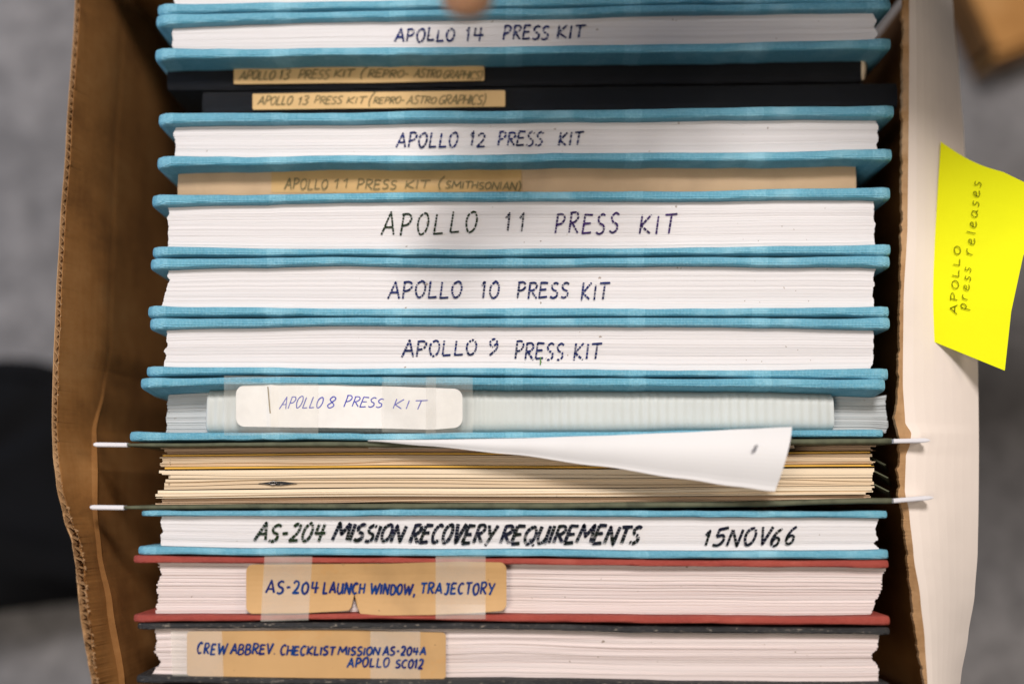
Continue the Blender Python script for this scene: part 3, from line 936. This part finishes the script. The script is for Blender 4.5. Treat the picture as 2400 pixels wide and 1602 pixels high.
# dark strip painted as the shade of the split where the label has buckled
lettering('crack_shade', [('I', 622, 640, 900, 966, 900, 966)], 2.6, M['fold_shadow'], lbG, lambda x, y: zlG(x, y) + 0.00005, slant=-0.12, seed=4)
def zt_G(x, y):
    return 0.0009
label_sheet('tape', 525, 746, [(525, 880), (746, 882)], [(525, 1020), (746, 1016)], zt_G, M['tape_clear'], tG, rad=1, nx=10, thick=0.00005)
label_sheet('tape', 895, 1022, [(895, 883), (1022, 884)], [(895, 1012), (1022, 1014)], lambda x, y: 0.0011, M['tape_clear'], tG, rad=1, nx=10, thick=0.00005)
label_sheet('tape', 998, 1108, [(998, 883), (1108, 884)], [(998, 1018), (1108, 1014)], lambda x, y: 0.0014, M['tape_clear'], tG, rad=1, nx=10, thick=0.00005)

# ------ AS-204 mission
tH, pbH = hard_book('blue cloth book inked MISSION RECOVERY REQUIREMENTS, just under the hanging folder',
    [(325, 1197, 1209), (800, 1194, 1209), (1200, 1194, 1210), (1600, 1196, 1212), (2082, 1197, 1213)],
    [(317, 1281, 1299), (800, 1284, 1301), (1200, 1286, 1304), (1600, 1290, 1309), (2084, 1289, 1310)],
    378, 2055, -0.003, M['blue'], M['pages'], GB, pitch=0.00026)
kw = dict(slant=0.34, breaks=0.26, band=5, fill=0.80)
zH = lambda x, y: -0.0023
lettering('handwriting', [('AS-204', 602, 762, 1226, 1267, 1226, 1266)], 6.6, M['ink_green'], pbH, zH, seed=19, **kw)
lettering('handwriting', [('MISSION', 784, 948, 1227, 1267, 1229, 1266), ('RECOVERY', 966, 1160, 1229, 1270, 1229, 1273), ('REQUIREMENTS', 1178, 1500, 1230, 1272, 1234, 1273)], 7.8, M['ink_black'], pbH, zH, seed=20, **kw)
lettering('handwriting', [('15', 1652, 1702, 1244, 1276, 1236, 1276), ('NOV', 1710, 1806, 1236, 1276, 1235, 1276), ('66', 1810, 1866, 1236, 1276, 1234, 1275)], 6.4, M['ink_black'], pbH, zH, slant=0.3, breaks=0.2, band=7, seed=21)

# ------ red book
tI, pbI = hard_book('red cloth book with a taped tan label reading AS-204 LAUNCH WINDOW, TRAJECTORY',
    [(306, 1304, 1321), (800, 1306, 1320), (1200, 1308, 1323), (1600, 1313, 1328), (2085, 1314, 1332)],
    [(306, 1441, 1457), (800, 1436, 1450), (1200, 1438, 1456), (1600, 1442, 1461), (2088, 1446, 1466)],
    378, 2062, -0.005, M['red'], M['pages_pink'], group='red and black books at the bottom', pitch=0.00055, jag=0.0009, zvar=0.0002, groove=0.0004, big=0.05, flare=0.2, taper=(-10, -14))
def z_I(x, y):
    c = (y - 1380) / 58.0
    return 0.0006 - 0.0018 * max(0, 1 - c * c) + 0.0003 * math.sin(x * 0.013)
lbI = label_sheet('label', 577, 1187, [(577, 1322), (700, 1321), (900, 1320), (1000, 1317), (1080, 1315), (1187, 1317)], [(577, 1437), (700, 1436), (780, 1432), (836, 1428), (840, 1437), (900, 1441), (1000, 1440), (1100, 1436), (1187, 1430)], z_I, M['kraft_label'], tI, rad=16, nx=90, notch=(831, 10, 40), square=(False, False))
kwI = dict(width=6.0)
lettering('handwriting', [('AS-204', 625, 746, 1359, 1390, 1364, 1390), ('LAUNCH', 758, 855, 1364, 1390, 1366, 1390), ('WINDOW,', 869, 974, 1366, 1390, 1368, 1393), ('TRAJECTORY', 986, 1158, 1366, 1390, 1364, 1392)], 5.0, M['ink_blue'], lbI, lambda x, y: z_I(x, y) + 0.0003, slant=0.12, seed=22, fill=0.76, wvar=0.4, jit=0.04)
zt = lambda x, y: z_I(x, y) + 0.00025
label_sheet('tape', 620, 732, [(620, 1303), (732, 1303)], [(620, 1455), (732, 1452)], zt, M['tape'], tI, rad=1, nx=8, ny=14, thick=0.00005, slantx=-9)
label_sheet('tape', 1021, 1138, [(1021, 1303), (1138, 1303)], [(1021, 1449), (1138, 1450)], zt, M['tape'], tI, rad=1, nx=8, ny=14, thick=0.00005)

# ------ black checklist book
tJ, pbJ = hard_book('worn black book with a tan label reading CREW ABBREV. CHECKLIST, lowest in the box',
    [(315, 1462, 1475), (800, 1458, 1473), (1200, 1460, 1475), (1600, 1468, 1484), (2088, 1470, 1485)],
    [(312, 1585, 1602), (800, 1590, 1606), (1200, 1591, 1608), (1600, 1599, 1615), (2088, 1600, 1618)],
    362, 2052, -0.0045, M['worn'], M['pages_pink'], group='red and black books at the bottom', pitch=0.0005, jag=0.0008, zvar=0.0002, groove=0.0004, big=0.04, flare=0.2)
z_J = lambda x, y: -0.0022 + 0.0002 * math.sin(x * 0.02)
lbJ = label_sheet('label', 438, 1045, [(438, 1478), (800, 1475), (1045, 1481)], [(438, 1583), (800, 1588), (1045, 1590)], z_J, M['kraft_label'], tJ, rad=9)
lettering('handwriting', [('CREW', 463, 531, 1506, 1530, 1507, 1533), ('ABBREV.', 541, 646, 1508, 1532, 1508, 1531), ('CHECKLIST', 658, 785, 1512, 1534, 1515, 1534), ('MISSION', 793, 890, 1514, 1534, 1516, 1534), ('AS-204A', 898, 998, 1514, 1534, 1515, 1534),
    ('APOLLO', 815, 912, 1541, 1562, 1541, 1562), ('SC012', 928, 992, 1545, 1563, 1545, 1566)], 4.6, M['ink_blue'], lbJ, lambda x, y: z_J(x, y) + 0.0003, slant=0.14, seed=23, fill=0.78, wvar=0.4, jit=0.04)
zt = lambda x, y: z_J(x, y) + 0.00025
label_sheet('tape', 400, 520, [(400, 1478), (520, 1478)], [(400, 1586), (520, 1588)], zt, M['tape'], tJ, rad=1, nx=8, thick=0.00005, slantx=4)
label_sheet('tape', 868, 985, [(868, 1478), (985, 1478)], [(868, 1590), (985, 1592)], zt, M['tape'], tJ, rad=1, nx=8, thick=0.00005)

# ------ spine-up books
def spine_book(label, x0, x1, top, bot, zp, mat, pmat, group, curve=0.0012, cover_depth=0.2, head=None, pages_out=None):
    t = thing('book', label, 'book', base_of((top[0][1] + bot[0][1]) / 2), group)
    xs = np.linspace(x0, x1, 50)
    G = []
    for x in xs:
        yt = float(cosint([x], [p[0] for p in top], [p[1] for p in top])[0])
        yb = float(cosint([x], [p[0] for p in bot], [p[1] for p in bot])[0])
        a, b_ = P(x, yt, zp), P(x, yb, zp)
        cx = (a.x + b_.x) / 2
        row = []
        n = 13
        row.append((cx, a.y, zp - cover_depth)); row.append((cx, a.y, zp - 0.02))
        for k in range(n):
            u = k / (n - 1)
            row.append((cx, a.y + (b_.y - a.y) * u, zp - curve * (abs(2 * u - 1) ** 3.0) * 1.2))
        row.append((cx, b_.y, zp - 0.02)); row.append((cx, b_.y, zp - cover_depth))
        G.append(row)
    # hollow case: shell with thickness pointing inward
    def off(i, j):
        n_ = len(G[0])
        if j < 2: return (0, -0.0011, 0)
        if j >= n_ - 2: return (0, 0.0011, 0)
        if j == 2: return (0, -0.0009, -0.0010)
        if j == n_ - 3: return (0, 0.0009, -0.0010)
        return (0, 0, -0.0012)
    v, f = slab(G, off)
    link_mesh('case', v, f, mat, t, smooth=False)
    inset = 0.0025
    Xa, Xb = G[0][0][0] + inset, G[-1][0][0] - inset
    P0 = []
    for r_ in G:
        x = Xa + (Xb - Xa) * (r_[0][0] - G[0][0][0]) / (G[-1][0][0] - G[0][0][0])
        P0.append([(x, r_[0][1] - 0.0016 + (r_[-1][1] + 0.0016 - r_[0][1] + 0.0016) * u, zp - 0.0035) for u in (0, .25, .5, .75, 1)])
    v, f = slab(P0, (0, 0, -cover_depth + 0.008))
    link_mesh('page_block', v, f, pmat, t)
    return t, G

BT = 'black spine-up books'
t1, g1 = spine_book('black book with tan APOLLO 13 label, upper of the two black ones', 392, 2020, [(392, 147), (800, 143), (1200, 136), (1600, 130), (2020, 124)], [(392, 209), (800, 206), (1200, 198), (1600, 193), (2020, 188)], -0.014, M['black'], M['pages'], BT)
# cream head band at its right end
hb = []
for a in np.linspace(0, 1, 12):
    y = 127 + 60 * a
    wv_ = 4.5 * math.sin(math.pi * min(1, a * 0.9 + 0.05)) ** 0.6
    hb.append([P(2020 - wv_ * 0.3, y, -0.0135), P(2021 + wv_ * 1.6, y, -0.0142), P(2022 + wv_ * 1.8, y, -0.017)])
v, f = slab(hb, (0.0004, 0, -0.0006))
link_mesh('head_band', v, f, M['cream'], t1, smooth=True)
z1 = lambda x, y: -0.0133
lb1 = label_sheet('label', 548, 1135, [(548, 160), (850, 157), (1135, 154)], [(548, 197), (850, 194), (1135, 189)], z1, M['kraft_dim'], t1, rad=3)
lettering('handwriting', [('APOLLO', 563, 645, 166, 187, 165, 187), ('13', 655, 681, 166, 187, 165, 187), ('PRESS', 701, 773, 165, 186, 164, 186), ('KIT', 784, 829, 164, 182, 163, 180), ('(', 846, 856, 162, 184, 162, 184), ('REPRO-', 864, 958, 163, 181, 166, 182), ('ASTRO', 973, 1034, 161, 182, 166, 183), ('GRAPHICS)', 1040, 1130, 165, 184, 168, 186)],
    3.0, M['pencil'], lb1, lambda x, y: z1(x, y) + 0.00015, slant=0.3, seed=31, fill=0.88)
t2, g2 = spine_book('black book with tan APOLLO 13 label, lower of two and set further right', 474, 2104, [(474, 214), (800, 209), (1200, 203), (1600, 199), (2104, 193)], [(474, 266), (800, 264), (1200, 261), (1600, 257), (2104, 249)], -0.012, M['black'], M['pages'], BT)
z2 = lambda x, y: -0.0113
lb2 = label_sheet('label', 592, 1184, [(592, 220), (850, 216), (1184, 212)], [(592, 257), (850, 254), (1184, 250)], z2, M['kraft_dim'], t2, rad=3)
lettering('handwriting', [('APOLLO', 607, 686, 225, 245, 225, 246), ('13', 700, 725, 226, 245, 226, 245), ('PRESS', 738, 802, 225, 243, 227, 244), ('KIT', 814, 857, 228, 243, 227, 243), ('(', 866, 874, 222, 246, 222, 246), ('REPRO-', 876, 948, 228, 243, 228, 243), ('ASTRO', 956, 1023, 224, 244, 228, 243), ('GRAPHICS)', 1030, 1138, 223, 244, 223, 245)],
    3.0, M['pencil'], lb2, lambda x, y: z2(x, y) + 0.00015, slant=0.3, seed=32, fill=0.88)
t3, g3 = spine_book('manila covered book with pencilled SMITHSONIAN title on old amber tape', 417, 2006, [(417, 388), (800, 382), (1200, 379), (1600, 376), (2006, 371)], [(417, 458), (800, 456), (1200, 453), (1600, 449), (2006, 446)], -0.011, M['manila'], M['pages'], 'spine-up books', curve=0.0006)
z3 = lambda x, y: -0.0106 - 0.0005 * abs((y - 416) / 34.0) ** 3
lb3 = label_sheet('label', 636, 1222, [(636, 385), (800, 383), (1222, 381)], [(636, 451), (800, 452), (1222, 449)], z3, M['kraft_strip'], t3, rad=2)
lettering('handwriting', [('APOLLO', 668, 768, 417, 443, 422, 443), ('11', 782, 819, 420, 440, 420, 440), ('PRESS', 838, 930, 418, 442, 422, 442), ('KIT', 950, 1006, 422, 441, 422, 440), ('(', 1028, 1040, 417, 441, 417, 441), ('SMITHSONIAN)', 1045, 1220, 425, 440, 428, 446)],
    2.8, M['pencil'], lb3, lambda x, y: -0.0102, slant=0.15, seed=33, fill=0.82)

# ------------------------------------------------------------------ hanging folder and its papers
fold = thing('hanging_folder', 'olive hanging file folder with white rail hooks holding old papers across the box', 'folder', base_of(1110))
def rail(pts, ltip, rtip):
    ob, X, U_, L_ = board('folder_side', pts, M['green_card'], fold, z0=-0.0005, depth=0.235, flare=0, wav=0.5, corner=0.002, rnd=1.2)
    for tip in (ltip, rtip):
        x0, x1, y0, y1, z, hw = tip
        G = []
        for k in range(15):
            u = k / 14
            px = x0 + (x1 - x0) * u
            py = y0 + (y1 - y0) * u
            r_ = hw * (math.sqrt(max(0.4, 1 - (1 - min(1, u * 14)) ** 2)) if x0 < x1 else math.sqrt(max(0.05, 1 - (1 - min(1, u * 5)) ** 2)))
            c = P(px, py, z)
            h = r_ * S
            drop = 0.006 if (0.12 < u < 0.3) else (0.0035 if u <= 0.12 else 0.0045)
            G.append([(c.x, c.y + h, c.z - 0.0003), (c.x, c.y + h * .5, c.z), (c.x, c.y - h * .5, c.z), (c.x, c.y - h, c.z - 0.0003), (c.x, c.y - h, c.z - drop), (c.x, c.y + h, c.z - drop)])
        v, f = grid_mesh(G, closed_v=True, cap=True)
        link_mesh('rail_hook', v, f, M['white_plastic'], fold)
    return X, U_, L_
fx1, fu1, fl1 = rail([(296, 1038, 1046), (600, 1036, 1046), (800, 1034, 1046), (1200, 1032, 1046), (1600, 1029, 1044), (2096, 1026, 1040)], (219, 297, 1041, 1042, 0.0002, 5), (2180, 2095, 1031, 1033, 0.0012, 5))
fx2, fu2, fl2 = rail([(288, 1184, 1193), (600, 1181, 1192), (800, 1180, 1192), (1200, 1178, 1192), (1600, 1176, 1190), (2096, 1167, 1180)], (211, 289, 1188, 1189, 0.0002, 5.2), (2188, 2095, 1165, 1173, 0.0012, 5))
# accordion gusset at the right end
for (gy, gx, gz) in ((1078, 2066, -0.02), (1108, 2072, -0.012), (1140, 2074, -0.009)):
    G = []
    for k in range(6):
        u = k / 5
        G.append([P(gx - 32 + 40 * u, gy + 20 * u - 8, gz - 0.002), P(gx - 30 + 44 * u, gy + 34 * u - 2, gz - 0.03)])
    v, f = slab(G, (0.0005, 0.0003, 0))
    link_mesh('gusset', v, f, M['green_card'], fold)

def bundle(label, x0, x1, top, bot, zp, mat, seed, name='paper_bundle', cat='papers', group='papers in the hanging folder', **kw):
    t = thing(name, label, cat, base_of(top[0][1]), group)
    d = dict(pitch=0.00055, jag=0.0010, zvar=0.0003, groove=0.0005, pixel=True, kind='stuff', depth=0.20, big=0.1, ywob=0.0004)
    d.update(kw)
    page_block('sheets', x0, x1, top, bot, zp, mat, t, seed=seed, **d)
    return t
def L_(a, b_, c=None, d=None):
    c = a if c is None else c
    d = b_ if d is None else d
    return [(376, a), (900, (a + c) / 2 - .5), (1400, (a + c) / 2 + .8), (2046, c)], [(376, b_), (900, (b_ + d) / 2 - .5), (1400, (b_ + d) / 2 + .8), (2046, d)]
u, l = L_(1047, 1064, 1041, 1055)
bundle('tan papers directly under the upper rail of the hanging folder', 382, 2042, u, l, -0.013, M['tan_edges'], 41)
u, l = L_(1065, 1068.5, 1057, 1060)
bundle('upper of the two thin yellow card folders among the papers', 380, 2040, u, l, -0.0085, M['yellow_card'], 42, name='card_folder', cat='folder', pitch=0.0003, groove=0.0001, kind=None, jag=0.0003, zvar=0.0001, big=0, ywob=0)
u, l = L_(1070, 1093, 1062, 1086)
bundle('buff papers held between the two thin yellow card folders', 380, 2038, u, l, -0.0095, M['cream'], 43)
u, l = L_(1094, 1098.5, 1088, 1092)
bundle('lower of the two thin yellow card folders among the papers', 384, 2042, u, l, -0.0080, M['yellow_card'], 44, name='card_folder', cat='folder', pitch=0.0003, groove=0.0001, kind=None, jag=0.0003, zvar=0.0001, big=0, ywob=0)
u, l = L_(1101, 1121, 1095, 1118)
bundle('cream papers just below the lower yellow card folder', 375, 2043, u, l, -0.0090, M['cream_pale'], 45, pitch=0.0010, groove=0.0012, big=0.25)
u, l = L_(1122, 1147, 1119, 1137)
bundle('cream papers with a dark clip hole, in the middle of the pile', 384, 2046, u, l, -0.0088, M['cream'], 46, pitch=0.0011, groove=0.0012, big=0.25)
u, l = L_(1148, 1167, 1138, 1158)
bundle('thick pale cream papers near the lower rail of the hanging folder', 373, 2042, u, l, -0.0078, M['cream_pale'], 47, pitch=0.0007, big=0.05)
u, l = L_(1168, 1182, 1159, 1172)
bundle('tan papers against the lower rail of the hanging folder', 378, 2036, u, l, -0.0095, M['tan_edges'], 48)
# metal clip poking out of a bundle
cl = thing('paper_clip', 'small metal clip wire over a painted dark hole between cream papers on the left', 'clip', tuple(P(642, 1133, -0.008)))
G = []
for k in range(13):
    u = k / 12
    x = 606 + 90 * u
    hh = 4.5 * math.sin(math.pi * u) ** 1.5 + 0.4
    G.append([P(x, 1132 - hh + 3 * u * 0, -0.0082), P(x, 1132 + hh, -0.0079)])
v, f = slab(G, (0, 0, -0.0006))
link_mesh('hole_shade', v, f, M['worn'], cl)  # dark sheet laid in for the shaded hole around the wire
G = []
for k in range(17):
    a = k / 16 * 2 * math.pi
    c = P(640 + 9 * math.cos(a), 1131 + 3.5 * math.sin(a), -0.0074)
    G.append([(c.x + 0.0003 * math.cos(b_) * math.cos(a), c.y + 0.0003 * math.cos(b_) * math.sin(a), c.z + 0.0003 * math.sin(b_)) for b_ in (0, 1.57, 3.14, 4.71)])
v, f = grid_mesh(G, closed_v=True)
mm, nt_, b__ = new_mat('dull steel')
b__.inputs['Base Color'].default_value = (0.45, 0.42, 0.40, 1); b__.inputs['Metallic'].default_value = 0.9; b__.inputs['Roughness'].default_value = 0.35
link_mesh('wire', v, f, mm, cl, smooth=True)

# the white sheet curling out of the folder
TOP = [(862, 1031), (1000, 1030), (1200, 1027), (1400, 1021), (1600, 1013), (1750, 1005), (1856, 1000)]
BOT = [(862, 1032.5), (1000, 1044), (1200, 1064), (1400, 1091), (1600, 1121), (1720, 1139), (1816, 1151)]
sh = []
for k in range(46):
    u = k / 45
    us = u ** 0.9
    xt = 862 + (1856 - 862) * us
    xb = 862 + (1816 - 862) * us
    a_t = float(cosint([xt], [p[0] for p in TOP], [p[1] for p in TOP])[0])
    a_b = float(cosint([xb], [p[0] for p in BOT], [p[1] for p in BOT])[0])
    row = []
    hgt = 0.001 + 0.013 * us
    rt = P(xt + 14 * us, 1040, -0.05)
    rm = P(xt + 10 * us, 1042 , -0.006)
    ytop = P(xt, a_t, hgt)
    row.append((rt.x, fl1.mean() - 0.0008, -0.06))
    row.append((rm.x, fl1.mean() - 0.0007, -0.008))
    row.append((ytop.x, ytop.y - 0.0014 * us, hgt * 0.55))
    for j in range(15):
        v_ = j / 14
        x = xt + (xb - xt) * (v_ ** 1.5)
        y = a_t + (a_b - a_t) * v_
        z = hgt * (1 - 0.10 * v_ ** 2) + 0.0022 * us * math.sin(math.pi * min(1, v_ * 1.1)) + 0.0008 * us * (1 - (1 - v_) ** 6)
        row.append(tuple(P(x, y, z)))
    # underside tucks back a little at the bottom
    sh.append(row)
sheet = thing('paper_sheet', 'large white sheet curling up out of the hanging folder over the cream papers', 'paper', base_of(1036))
v, f = slab(sh, (0, 0.00005, -0.00022))
so = link_mesh('sheet', v, f, M['white_sheet'], sheet, smooth=False)
lettering('page_number', [('8', 1764, 1774, 1043, 1059, 1043, 1059)], 2.4, flat_paper('grey print', (0.22, 0.21, 0.22)), so, lambda x, y: 0.0165, slant=0.5, seed=6)

# ------------------------------------------------------------------ sticky note
note = thing('sticky_note', 'bright yellow sticky note reading APOLLO Press releases, stuck on the white flap', 'note', tuple(P(2190, 600, -0.008)))
NL = [(0, 2205, 332), (.25, 2198, 440), (.5, 2190, 580), (.8, 2179, 720), (1, 2180, 797)]
NR = [(0, 2440, 446), (.25, 2436, 500), (.5, 2398, 600), (.75, 2370, 730), (1, 2355, 868)]
NB = []
def lerp_tab(tab, t):
    ks = [a[0] for a in tab]
    return float(cosint([t], ks, [a[1] for a in tab])[0]), float(cosint([t], ks, [a[2] for a in tab])[0])
def note_z(u, v_):
    return -0.0105 + 0.0008 + 0.010 * u ** 1.4 + 0.0012 * math.sin(v_ * 3.2 + 0.6) * u
def note_pt(u, v_):
    a, b_ = lerp_tab(NL, v_), lerp_tab(NR, v_)
    x = a[0] + (b_[0] - a[0]) * u
    y = a[1] + (b_[1] - a[1]) * u
    if v_ < 0.5:
        y += 10 * math.sin(math.pi * min(1, u * 1.6)) * (1 - 2 * v_)
    return x, y, note_z(u, v_)
G = []
for i in range(25):
    row = []
    for j in range(25):
        x, y, z = note_pt(i / 24, j / 24)
        row.append(P(x, y, z))
    G.append(row)
v, f = slab(G, (0, 0, -0.00012))
no = link_mesh('note_sheet', v, f, M['note'], note)
# writing runs up the note: text x -> along -v, text y -> across
def note_zpix(x, y):
    v_ = (y - 340) / 470.0
    a, b_ = lerp_tab(NL, min(1, max(0, v_))), lerp_tab(NR, min(1, max(0, v_)))
    u = (x - a[0]) / (b_[0] - a[0])
    # rows of constant v slope downward to the right
    v2 = (y - u * 90 - 340) / 450.0
    return note_z(min(1, max(0, u)), min(1, max(0, v2))) + 0.0006
def rot_line(x0, y0, x1, y1):
    L = math.hypot(x1 - x0, y1 - y0)
    ux, uy = (x1 - x0) / L, (y1 - y0) / L
    return lambda a, b_: (x0 + ux * a + -uy * b_, y0 + uy * a + ux * b_)
lettering('handwriting', [('APOLLO', 0, 158, -17, 0, -14, 0)], 1.9, M['ink_note'], no, note_zpix, slant=0.1, seed=51, rot=rot_line(2243, 735, 2252, 575), fill=0.72)
lettering('handwriting', [('p', 0, 14, -20, 2, -20, 2), ('ress', 22, 100, -19, 2, -19, 2), ('releases', 128, 302, -20, 2, -20, 2)], 1.9, M['ink_note'], no, note_zpix, slant=0.1, seed=52, rot=rot_line(2264, 724, 2298, 424), fill=0.72)

# ------------------------------------------------------------------ other carton on the floor, right
ob = thing('cardboard_box', 'blurred brown cardboard box corner on the floor at the top right', 'box', tuple(P(2380, 30, FLOOR)))
foot = P(2275, 172, FLOOR)
dR = (P(2420, 118, FLOOR) - foot).normalized()
dL = Vector((-dR.y, dR.x, 0))
H_ = 0.035
def box_face(name, o_, d1, L1_, d2, L2_, mat):
    G = [[tuple(o_ + d1 * L1_ * a / 4 + d2 * L2_ * b_ / 4) for b_ in range(5)] for a in range(5)]
    nrm = d1.cross(d2).normalized()
    v, f = slab(G, tuple(nrm * 0.004))
    return link_mesh(name, v, f, mat, ob)
Z_ = Vector((0, 0, 1))
box_face('side_wall', foot, dR, 0.28, Z_, H_, M['kraft_other'])
box_face('side_wall', foot + dL * 0.004, dL, 0.30, Z_, H_, M['kraft'])  # same carton; the darker kraft puts this side's shade into the colour
box_face('lid', foot + Z_ * H_ + dR * 0.001, dR, 0.28, dL, 0.30, M['kraft_other'])
box_face('lid_tape', foot + Z_ * (H_ + 0.0045) + dR * 0.12, dR, 0.05, dL, 0.30, M['kraft_label'])

# ------------------------------------------------------------------ black bag on the floor, left
bagmat, nt_, b__ = new_mat('black nylon')
v_, _ = coords(nt_)
nt_.links.new(ramp(nt_, noise(nt_, v_, 14, 4), [(0.35, (0.002, 0.002, 0.0025)), (0.7, (0.005, 0.005, 0.006))]), b__.inputs['Base Color'])
b__.inputs['Roughness'].default_value = 0.9; b__.inputs['Specular IOR Level'].default_value = 0.15
bag = thing('bag', 'blurred black bag lying on the floor at the lower left of the box', 'bag', tuple(P(40, 1180, FLOOR)))
c0 = P(-78, 1150, FLOOR)
G = []
for i in range(25):
    a = math.pi * i / 24
    row = []
    for j in range(40):
        b_ = 2 * math.pi * j / 40
        sx, sy, sz = 0.12, 0.070, 0.06
        n_ = 0.55
        cxp = math.copysign(abs(math.cos(b_)) ** n_, math.cos(b_)) * math.sin(a) ** n_
        cyp = math.copysign(abs(math.sin(b_)) ** n_, math.sin(b_)) * math.sin(a) ** n_
        czp = math.copysign(abs(math.cos(a)) ** n_, math.cos(a))
        wr = 1 + 0.05 * math.sin(5 * b_ + 3 * a) + 0.04 * math.sin(9 * b_ - 5 * a)
        row.append((c0.x + sx * cxp * wr, c0.y + sy * cyp * wr, FLOOR + 0.035 + 0.035 * czp * wr))
    G.append(row)
v, f = grid_mesh(G, closed_v=True)
link_mesh('bag_body', v, f, bagmat, bag, smooth=True)
def tube(pts, r, mat, name, parent, n=8):
    G = []
    for i, p in enumerate(pts):
        p = Vector(p)
        t = (Vector(pts[min(i + 1, len(pts) - 1)]) - Vector(pts[max(i - 1, 0)])).normalized()
        s_ = t.cross(Vector((0, 0, 1)))
        s_ = s_.normalized() if s_.length > 1e-4 else Vector((1, 0, 0))
        q = t.cross(s_)
        G.append([tuple(p + s_ * r * math.cos(k * 2 * math.pi / n) + q * r * 0.6 * math.sin(k * 2 * math.pi / n)) for k in range(n)])
    v, f = grid_mesh(G, closed_v=True, cap=True)
    return link_mesh(name, v, f, mat, parent, smooth=True)
h0 = P(40, 905, FLOOR + 0.02)
tube([(h0.x + 0.028 * math.cos(a), h0.y + 0.008 * math.sin(a), FLOOR + 0.02 + 0.01 * math.sin(a)) for a in np.linspace(-0.4, math.pi + 0.4, 24)], 0.008, bagmat, 'handle', bag)

# ------------------------------------------------------------------ person: a hand reaching in from the top
skin, nt_, b__ = new_mat('skin')
v_, _ = coords(nt_)
nt_.links.new(ramp(nt_, noise(nt_, v_, 60, 4), [(0.3, (0.50, 0.25, 0.13)), (0.7, (0.60, 0.33, 0.19))]), b__.inputs['Base Color'])
b__.inputs['Roughness'].default_value = 0.5
b__.inputs['Subsurface Weight'].default_value = 0.15
b__.inputs['Subsurface Radius'].default_value = (0.01, 0.004, 0.002)
b__.inputs['Subsurface Scale'].default_value = 0.3
TIP = P(1086, 52, 0.110)
per_ = thing('person', 'hand of a person reaching in from the top, only a blurred fingertip in view', 'person', (TIP.x + 0.05, TIP.y + 0.13, 0.15))
vs, es, rs = [], [], []
def joint(p, r, prev=None):
    vs.append(tuple(TIP + Vector(p))); rs.append(r)
    if prev is not None:
        es.append((prev, len(vs) - 1))
    return len(vs) - 1
wrist = joint((0.125, 0.118, 0.060), 0.026)
arm1 = joint((0.22, 0.118, 0.072), 0.033, wrist)
arm2 = joint((0.38, 0.125, 0.10), 0.042, arm1)
palm = joint((0.080, 0.108, 0.055), 0.025, wrist)
fingers = [
  [(0.034, 0.088, 0.044, 0.0125), (0.014, 0.048, 0.034, 0.0110), (0.004, 0.022, 0.016, 0.0100), (0.0, 0.0, 0.0, 0.0085)],
  [(0.044, 0.082, 0.044, 0.0105), (0.038, 0.040, 0.036, 0.0090), (0.034, 0.022, 0.012, 0.0080), (0.030, 0.024, -0.006, 0.0066)],
  [(0.064, 0.086, 0.044, 0.0100), (0.066, 0.048, 0.036, 0.0085), (0.062, 0.034, 0.014, 0.0076), (0.056, 0.038, -0.004, 0.0062)],
  [(0.082, 0.098, 0.044, 0.0090), (0.090, 0.068, 0.036, 0.0072), (0.088, 0.054, 0.020, 0.0066), (0.082, 0.052, 0.004, 0.0055)],
  [(0.030, 0.125, 0.040, 0.0130), (0.006, 0.098, 0.020, 0.0105), (0.000, 0.072, 0.004, 0.0090), (0.004, 0.054, -0.006, 0.0070)],
]
for fg in fingers:
    pv = palm
    for (a, b_, c, r_) in fg:
        pv = joint((a, b_, c), r_, pv)
me = bpy.data.meshes.new('arm_and_hand')
me.from_pydata([(a[0] - per_.location.x, a[1] - per_.location.y, a[2] - per_.location.z) for a in vs], es, [])
ho = bpy.data.objects.new('body', me)
COL.objects.link(ho)
ho.parent = per_
me.materials.append(skin)
sk = ho.modifiers.new('skin', 'SKIN')
for i, r_ in enumerate(rs):
    me.skin_vertices[0].data[i].radius = (r_, r_)
me.skin_vertices[0].data[0].use_root = True
sb = ho.modifiers.new('sub', 'SUBSURF'); sb.levels = 2; sb.render_levels = 2
# nail
nm, nt_, b__ = new_mat('nail')
b__.inputs['Base Color'].default_value = (0.62, 0.38, 0.30, 1); b__.inputs['Roughness'].default_value = 0.25
G = []
for i in range(7):
    u = i / 6
    G.append([tuple(TIP + Vector((0.0050 * math.sin(a) * (1 - 0.15 * abs(2 * u - 1)), 0.001 + 0.010 * u, 0.0058 + 0.0052 * u + 0.0016 * math.cos(a)))) for a in np.linspace(-1.2, 1.2, 7)])
v, f = slab(G, (0, 0, -0.0006))
link_mesh('fingernail', v, f, nm, per_, smooth=True)
# sleeve
G = []
a0, a1 = TIP + Vector((0.155, 0.118, 0.064)), TIP + Vector((0.42, 0.126, 0.105))
ax = (a1 - a0).normalized(); sx = ax.cross(Vector((0, 0, 1))).normalized(); sy = ax.cross(sx)
for i in range(12):
    u = i / 11
    c = a0 + (a1 - a0) * u
    r_ = 0.040 + 0.012 * u + 0.0015 * math.sin(u * 22)
    G.append([tuple(c + sx * r_ * math.cos(t_) + sy * r_ * math.sin(t_)) for t_ in np.linspace(0, 2 * math.pi, 24, endpoint=False)])
v, f = grid_mesh(G, closed_v=True)
link_mesh('sleeve', v, f, cloth('dark grey sleeve', (0.05, 0.05, 0.06), (0.04, 0.04, 0.05), (0.08, 0.08, 0.09), bands=False), per_, smooth=True)
